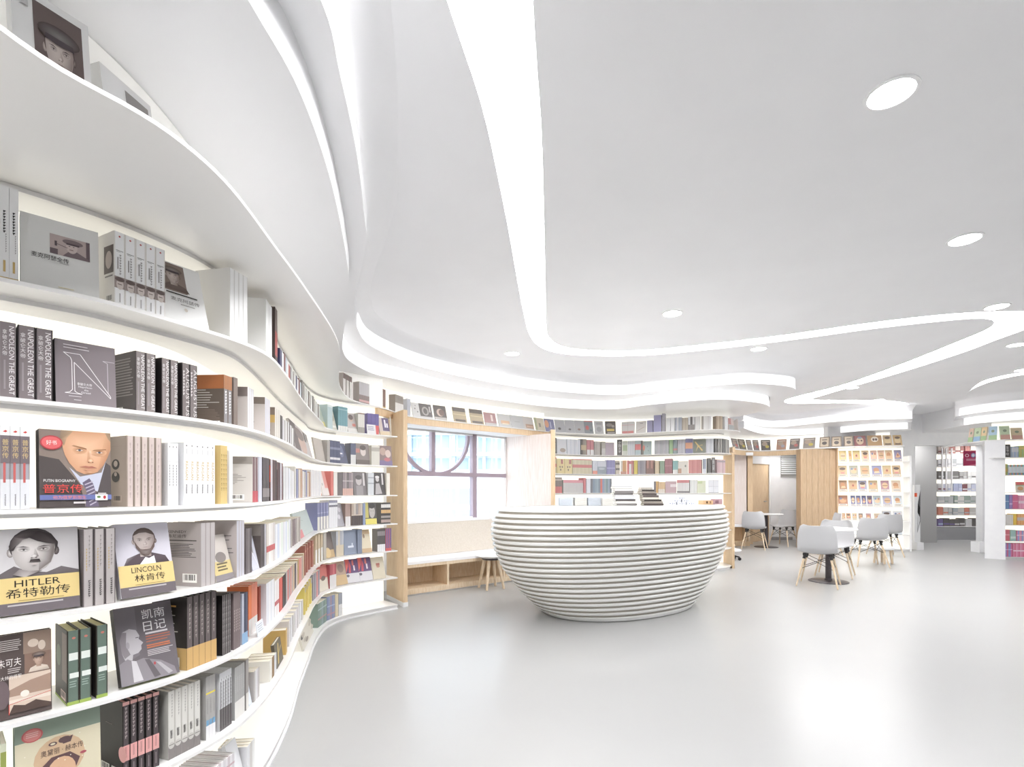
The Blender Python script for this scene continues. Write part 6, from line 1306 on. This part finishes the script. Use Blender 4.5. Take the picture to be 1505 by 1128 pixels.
face('K2', 1313, 1326, 5, 'd95a66', 'low pink name strip before the comics', lambda p: p.rect(.1, .9, .3, .7, 'f2d6da'), 0, inset=.01, th=.01, cat='sign', name='shelf_sign')
face('K1', 1315, 1326, 15, 'cfd6de', 'pale comic with an orange picture behind the chair', lambda p: (p.ell(.5, .3, .3, .14, 'b98a72'), p.rect(.2, .8, .6, .9, 'dfe6ee')), 12, inset=.05, cat='comic book', name='comic_book')
K7 = [(1078.5, 1087, '8a7f80'), (1088, 1098, '6a6250'), (1099.5, 1107, 'a39c9c'), (1108.5, 1117, '8f8688'), (1119, 1133, '5f5a58'), (1141, 1155, 'b98f78'), (1160, 1174.5, '7d7370'), (1180, 1197.5, '9c948c'), (1204, 1219, '8d7a66'), (1222, 1237, '8d7a66'), (1241, 1254.5, '8d7a66'), (1256, 1273, '9c5f60'), (1276, 1297, 'c09a6c'), (1299, 1312, 'd9bf96'), (1314, 1326.5, 'd0b07e')]
KD = ['narrow brown', 'dark olive with yellow foot', 'narrow grey', 'narrow mauve', 'black with a red dot', 'brown striped', 'dark with white middle', 'grey with yellow oval', 'brown-framed, first of three', 'brown-framed, second of three', 'brown-framed, third of three', 'dark red', 'orange wide', 'tan, before the last', 'tan, last']
def k7(i, c_):
    def f(p):
        if 8 <= i <= 10: p.rect(.1, .9, .08, .92, 'd9c8b0'); p.ell(.5, .4, .24, .16, '5f5450'); p.rect(.25, .75, .68, .76, '6a5c50')
        elif i == 11: p.ell(.5, .5, .32, .36, 'dcc4a8'); p.ell(.36, .52, .08, .08, '5a3a38'); p.ell(.64, .52, .08, .08, '5a3a38'); p.ell(.5, .8, .2, .1, '8a9ab0')
        elif i == 12: p.ell(.5, .62, .26, .26, 'efe6d6'); p.ell(.42, .6, .08, .12, '5f4a40'); p.ell(.6, .6, .08, .12, '5f4a40')
        elif i >= 13: p.ell(.5, .5, .36, .30, 'e6cfa4'); p.rect(.15, .85, .06, .2, '6a5444'); p.ell(.5, .74, .3, .12, '6a5444')
        else:
            p.ell(.4, .6, .3, .2, 'b9a694'); p.ell(.65, .35, .2, .14, ['c9706a', 'd0c05a', 'a9a8b4'][i % 3]); p.rect(.1, .9, .8, .88, 'd9d0c4')
    return f
for i, (x0, x1, c_) in enumerate(K7):
    face('K7', x0, x1, 15.5, c_, '%s comic cover' % KD[i], k7(i, c_), 14, inset=.06, th=.01, cat='comic book', name='comic_book')
# ---------------------------------------------------------------- right bookcase: one black sign, the rest too many and small to tell apart
face('P6', 1476, 1485, 19, '35302f', 'small black category sign', lambda p: p.text('童书绘', .25, .75, .12, .88, 'f2f0ee', stack=True), 0, inset=.02, th=.006, cat='sign', name='category_sign')
for lev, x0, x1, n, hp, cols, bd in (('P6', 1487, 1497, 6, 16, ['a9b8cc', 'c4c8d0', '9fb4d4'], [(.5, .9, 'd0d3d8')]), ('P6', 1498, 1540, 22, 17, ['b5c47a', 'c9b25e', 'a3bd84'], [(.7, .9, 'd9c070')]),
        ('P5', 1476, 1481, 3, 16, ['9cbf7a', 'c9b05a'], [(.3, .6, 'd9b860')]), ('P5', 1482, 1540, 30, 15, ['d9dcdf', 'dfe3e6', 'd4e0e4'], [[(0, .2, '6a96d0'), (.8, 1, '9cc4dc')], [(0, .2, 'dc8a6a'), (.8, 1, 'dc8a70')], [(0, .2, '7aa67a'), (.8, 1, '7fb090')]]),
        ('P3', 1476, 1483, 4, 21, ['7aa0cc', '6d96c8'], [(.5, .55, 'c9d9ea')]), ('P3', 1483.5, 1488, 3, 21, ['9a80c0', 'a98ac4'], [(.3, .4, 'd9c4e4')]), ('P3', 1488.5, 1496, 5, 21, ['d9709c', 'dc6a8e'], [(.5, .55, 'f0b4c8')]), ('P3', 1497, 1540, 22, 20, ['e692b4', 'eaa4c0'], [(.4, .6, 'f6dce6')]),
        ('P2', 1477, 1489, 7, 15, ['e3e0dc', 'dcd6d0'], []), ('P2', 1489.5, 1494, 3, 16, ['ecc848'], []), ('P2', 1495, 1540, 22, 16, ['e6a566', 'ecb478'], [(.4, .7, 'd0c4c0')]),
        ('P1', 1477, 1484, 4, 16, ['dc6a7a', 'e07e8a'], [(.5, .6, 'f0b4bc')]), ('P1', 1485, 1493, 5, 16, ['a9ccb8', '9cc0cc'], [(.2, .4, 'd6e6e0')]), ('P1', 1494, 1540, 22, 15, ['dc8ab0', '8aa6dc', 'e6a4b8'], [(.5, .6, 'f0d0dc')]),
        ('P0', 1476, 1488, 6, 20, ['7aa0cc', 'a98ac4', 'dc6a8e'], [(.5, .55, 'e0d0ea')]), ('P0', 1489, 1540, 24, 20, ['e692b4', 'dc6a8e', 'eaa4c0'], [(.4, .5, 'f6dce6')])):
    run(lev, x0, x1, n, hp, cols, 'x', bd, stuff=True, dep=.14)
for x0, x1, c_, d_ in ((1420.5, 1429, 'e3c6b4', 'peach picture book at the left end'), (1430, 1440, 'c6d6b4', 'pale green picture book with dark drawings'), (1441, 1449, 'e0c79c', 'tan and blue picture book'), (1453, 1465, 'a9c6da', 'blue and gold picture book set'), (1470.5, 1485, 'c9d9b8', 'wide green picture book'), (1488, 1504, 'e0cfae', 'orange-headed picture book at the picture edge')):
    ROWS['PX'] = ROWS.get('PX') or Row(smooth_curve([at_d(1419, 640, 9.9)[:2], at_d(1447, 640, 9.5)[:2], (pb, 9.3), (pb+.5, 9.22), (10.5, 8.95)], 80, 1), SZ[7], 'ledge above the pillar')
    face('PX', x0, x1, 20 if x0 < 1486 else 17, c_, d_, (lambda c2: lambda p: (p.rect(0, 1, 0, .35, c2), p.ell(.5, .65, .2, .1, '8a9a80')))(['d9a99a', 'a3c090', '96b8d6', '8fb4d0', 'b0cc9a', 'd9a872'][int(x0) % 6]), 8, inset=.04, th=.02)
face('P4', 1492, 1540, 15, 'd9d0c4', 'wide picture book with red title, lying flat-on', lambda p: (p.rect(0, 1, .7, 1, 'd9605e'), p.ell(.15, .35, .1, .2, 'd0a070'), p.rect(0, 1, .62, .7, '9cb48a')), 4, inset=.05, wmul=.9)
# next room: shelf fill
rowN = {k: Row([Vector((nx0+.02, ny+.0)), Vector(((nx0+nx1)/2, ny)), Vector((nx1-.02, ny))], SZ[k], 'next room') for k in range(1, 8)}
for k in range(1, 8):
    ROWS['N%d' % k] = rowN[k]; x = 1379.0
    while x < 1452:
        n = random.choice((2, 3, 4)); wpx = random.choice((5, 7, 9))
        pal = {7: ['8a4a44', 'a86a60', 'cfc4bc'], 6: ['c9cacc', 'a9acae', 'dcdcde', '8a8c90'], 5: ['c4c6c4', 'a9a8a6', 'dddddb', '6d6a68'], 4: ['7a3f48', 'c4c8dc', 'a9b0cc', 'd6d6d8'], 3: ['b5b8b8', '8fa096', 'd6d4d0'], 2: ['c9c6c2', 'c97a64', 'd9d8d6', 'a9aeb4'], 1: ['5a5654', 'a9bcd4', 'd0d0d0', '6a5a90']}[k]
        run('N%d' % k, x, x+wpx, n, 10+2*random.random(), random.choice(pal), 'x', [(.2, .4, random.choice(pal))], stuff=True, dep=.13); x += wpx+random.choice((.3, .6, 1.5))
GLARE[0] = 0.0
so = STUFF.build('shelved_book', M_INK); so['kind'] = 'stuff'; so['label'] = 'many small pastel and grey books filling the right-hand and next-room shelves'; so['category'] = 'books'
# crimson hanging sign in the passage
x_, y_, z_ = at_d(1429.5, 674, 12.2)
sg = thing('hanging_sign', 'crimson hanging sign with white capitals in the passage', 'sign', (x_, y_, z_))
m = MB(); m.box(-.22, .22, 0, .012, -.18, .18, C('a8345a')); m.build('sign_board', M_INK, sg)
p = Print(.44, .36); p.text('O', .08, .30, .58, .80, 'f0e0e6'); p.text('IN', .70, .92, .60, .78, 'f0e0e6'); p.ell(.53, .70, .13, .16, '8a8ab0'); p.ell(.53, .70, .08, .1, 'dcdce6'); p.lines(.15, .9, .3, .46, 2, 'e0b4c4', .4, .1); p.poly([(0, .0), (1, .0), (1, .18), (.5, .08)], 'c96a86')
q = p.m; q.v = [(v[0], v[1], v[2]-.18) for v in q.v]; q.build('sign_print', M_INK, sg)
m = MB(); m.tube((-.15, .006, .18), (-.15, .006, EYE+1.2-z_), .003, n=6); m.tube((.15, .006, .18), (.15, .006, EYE+1.2-z_), .003, n=6); m.build('hanging_wire', M_STEEL, sg)
bpy.data.objects.remove(_to); bpy.data.curves.remove(_tc)
print('BOOKS', N_BOOK[0], 'DUP', [k for k, v in LABELS.items() if len(v) > 1][:20], 'LONG', [k for k in LABELS if len(k.split()) > 16][:20])
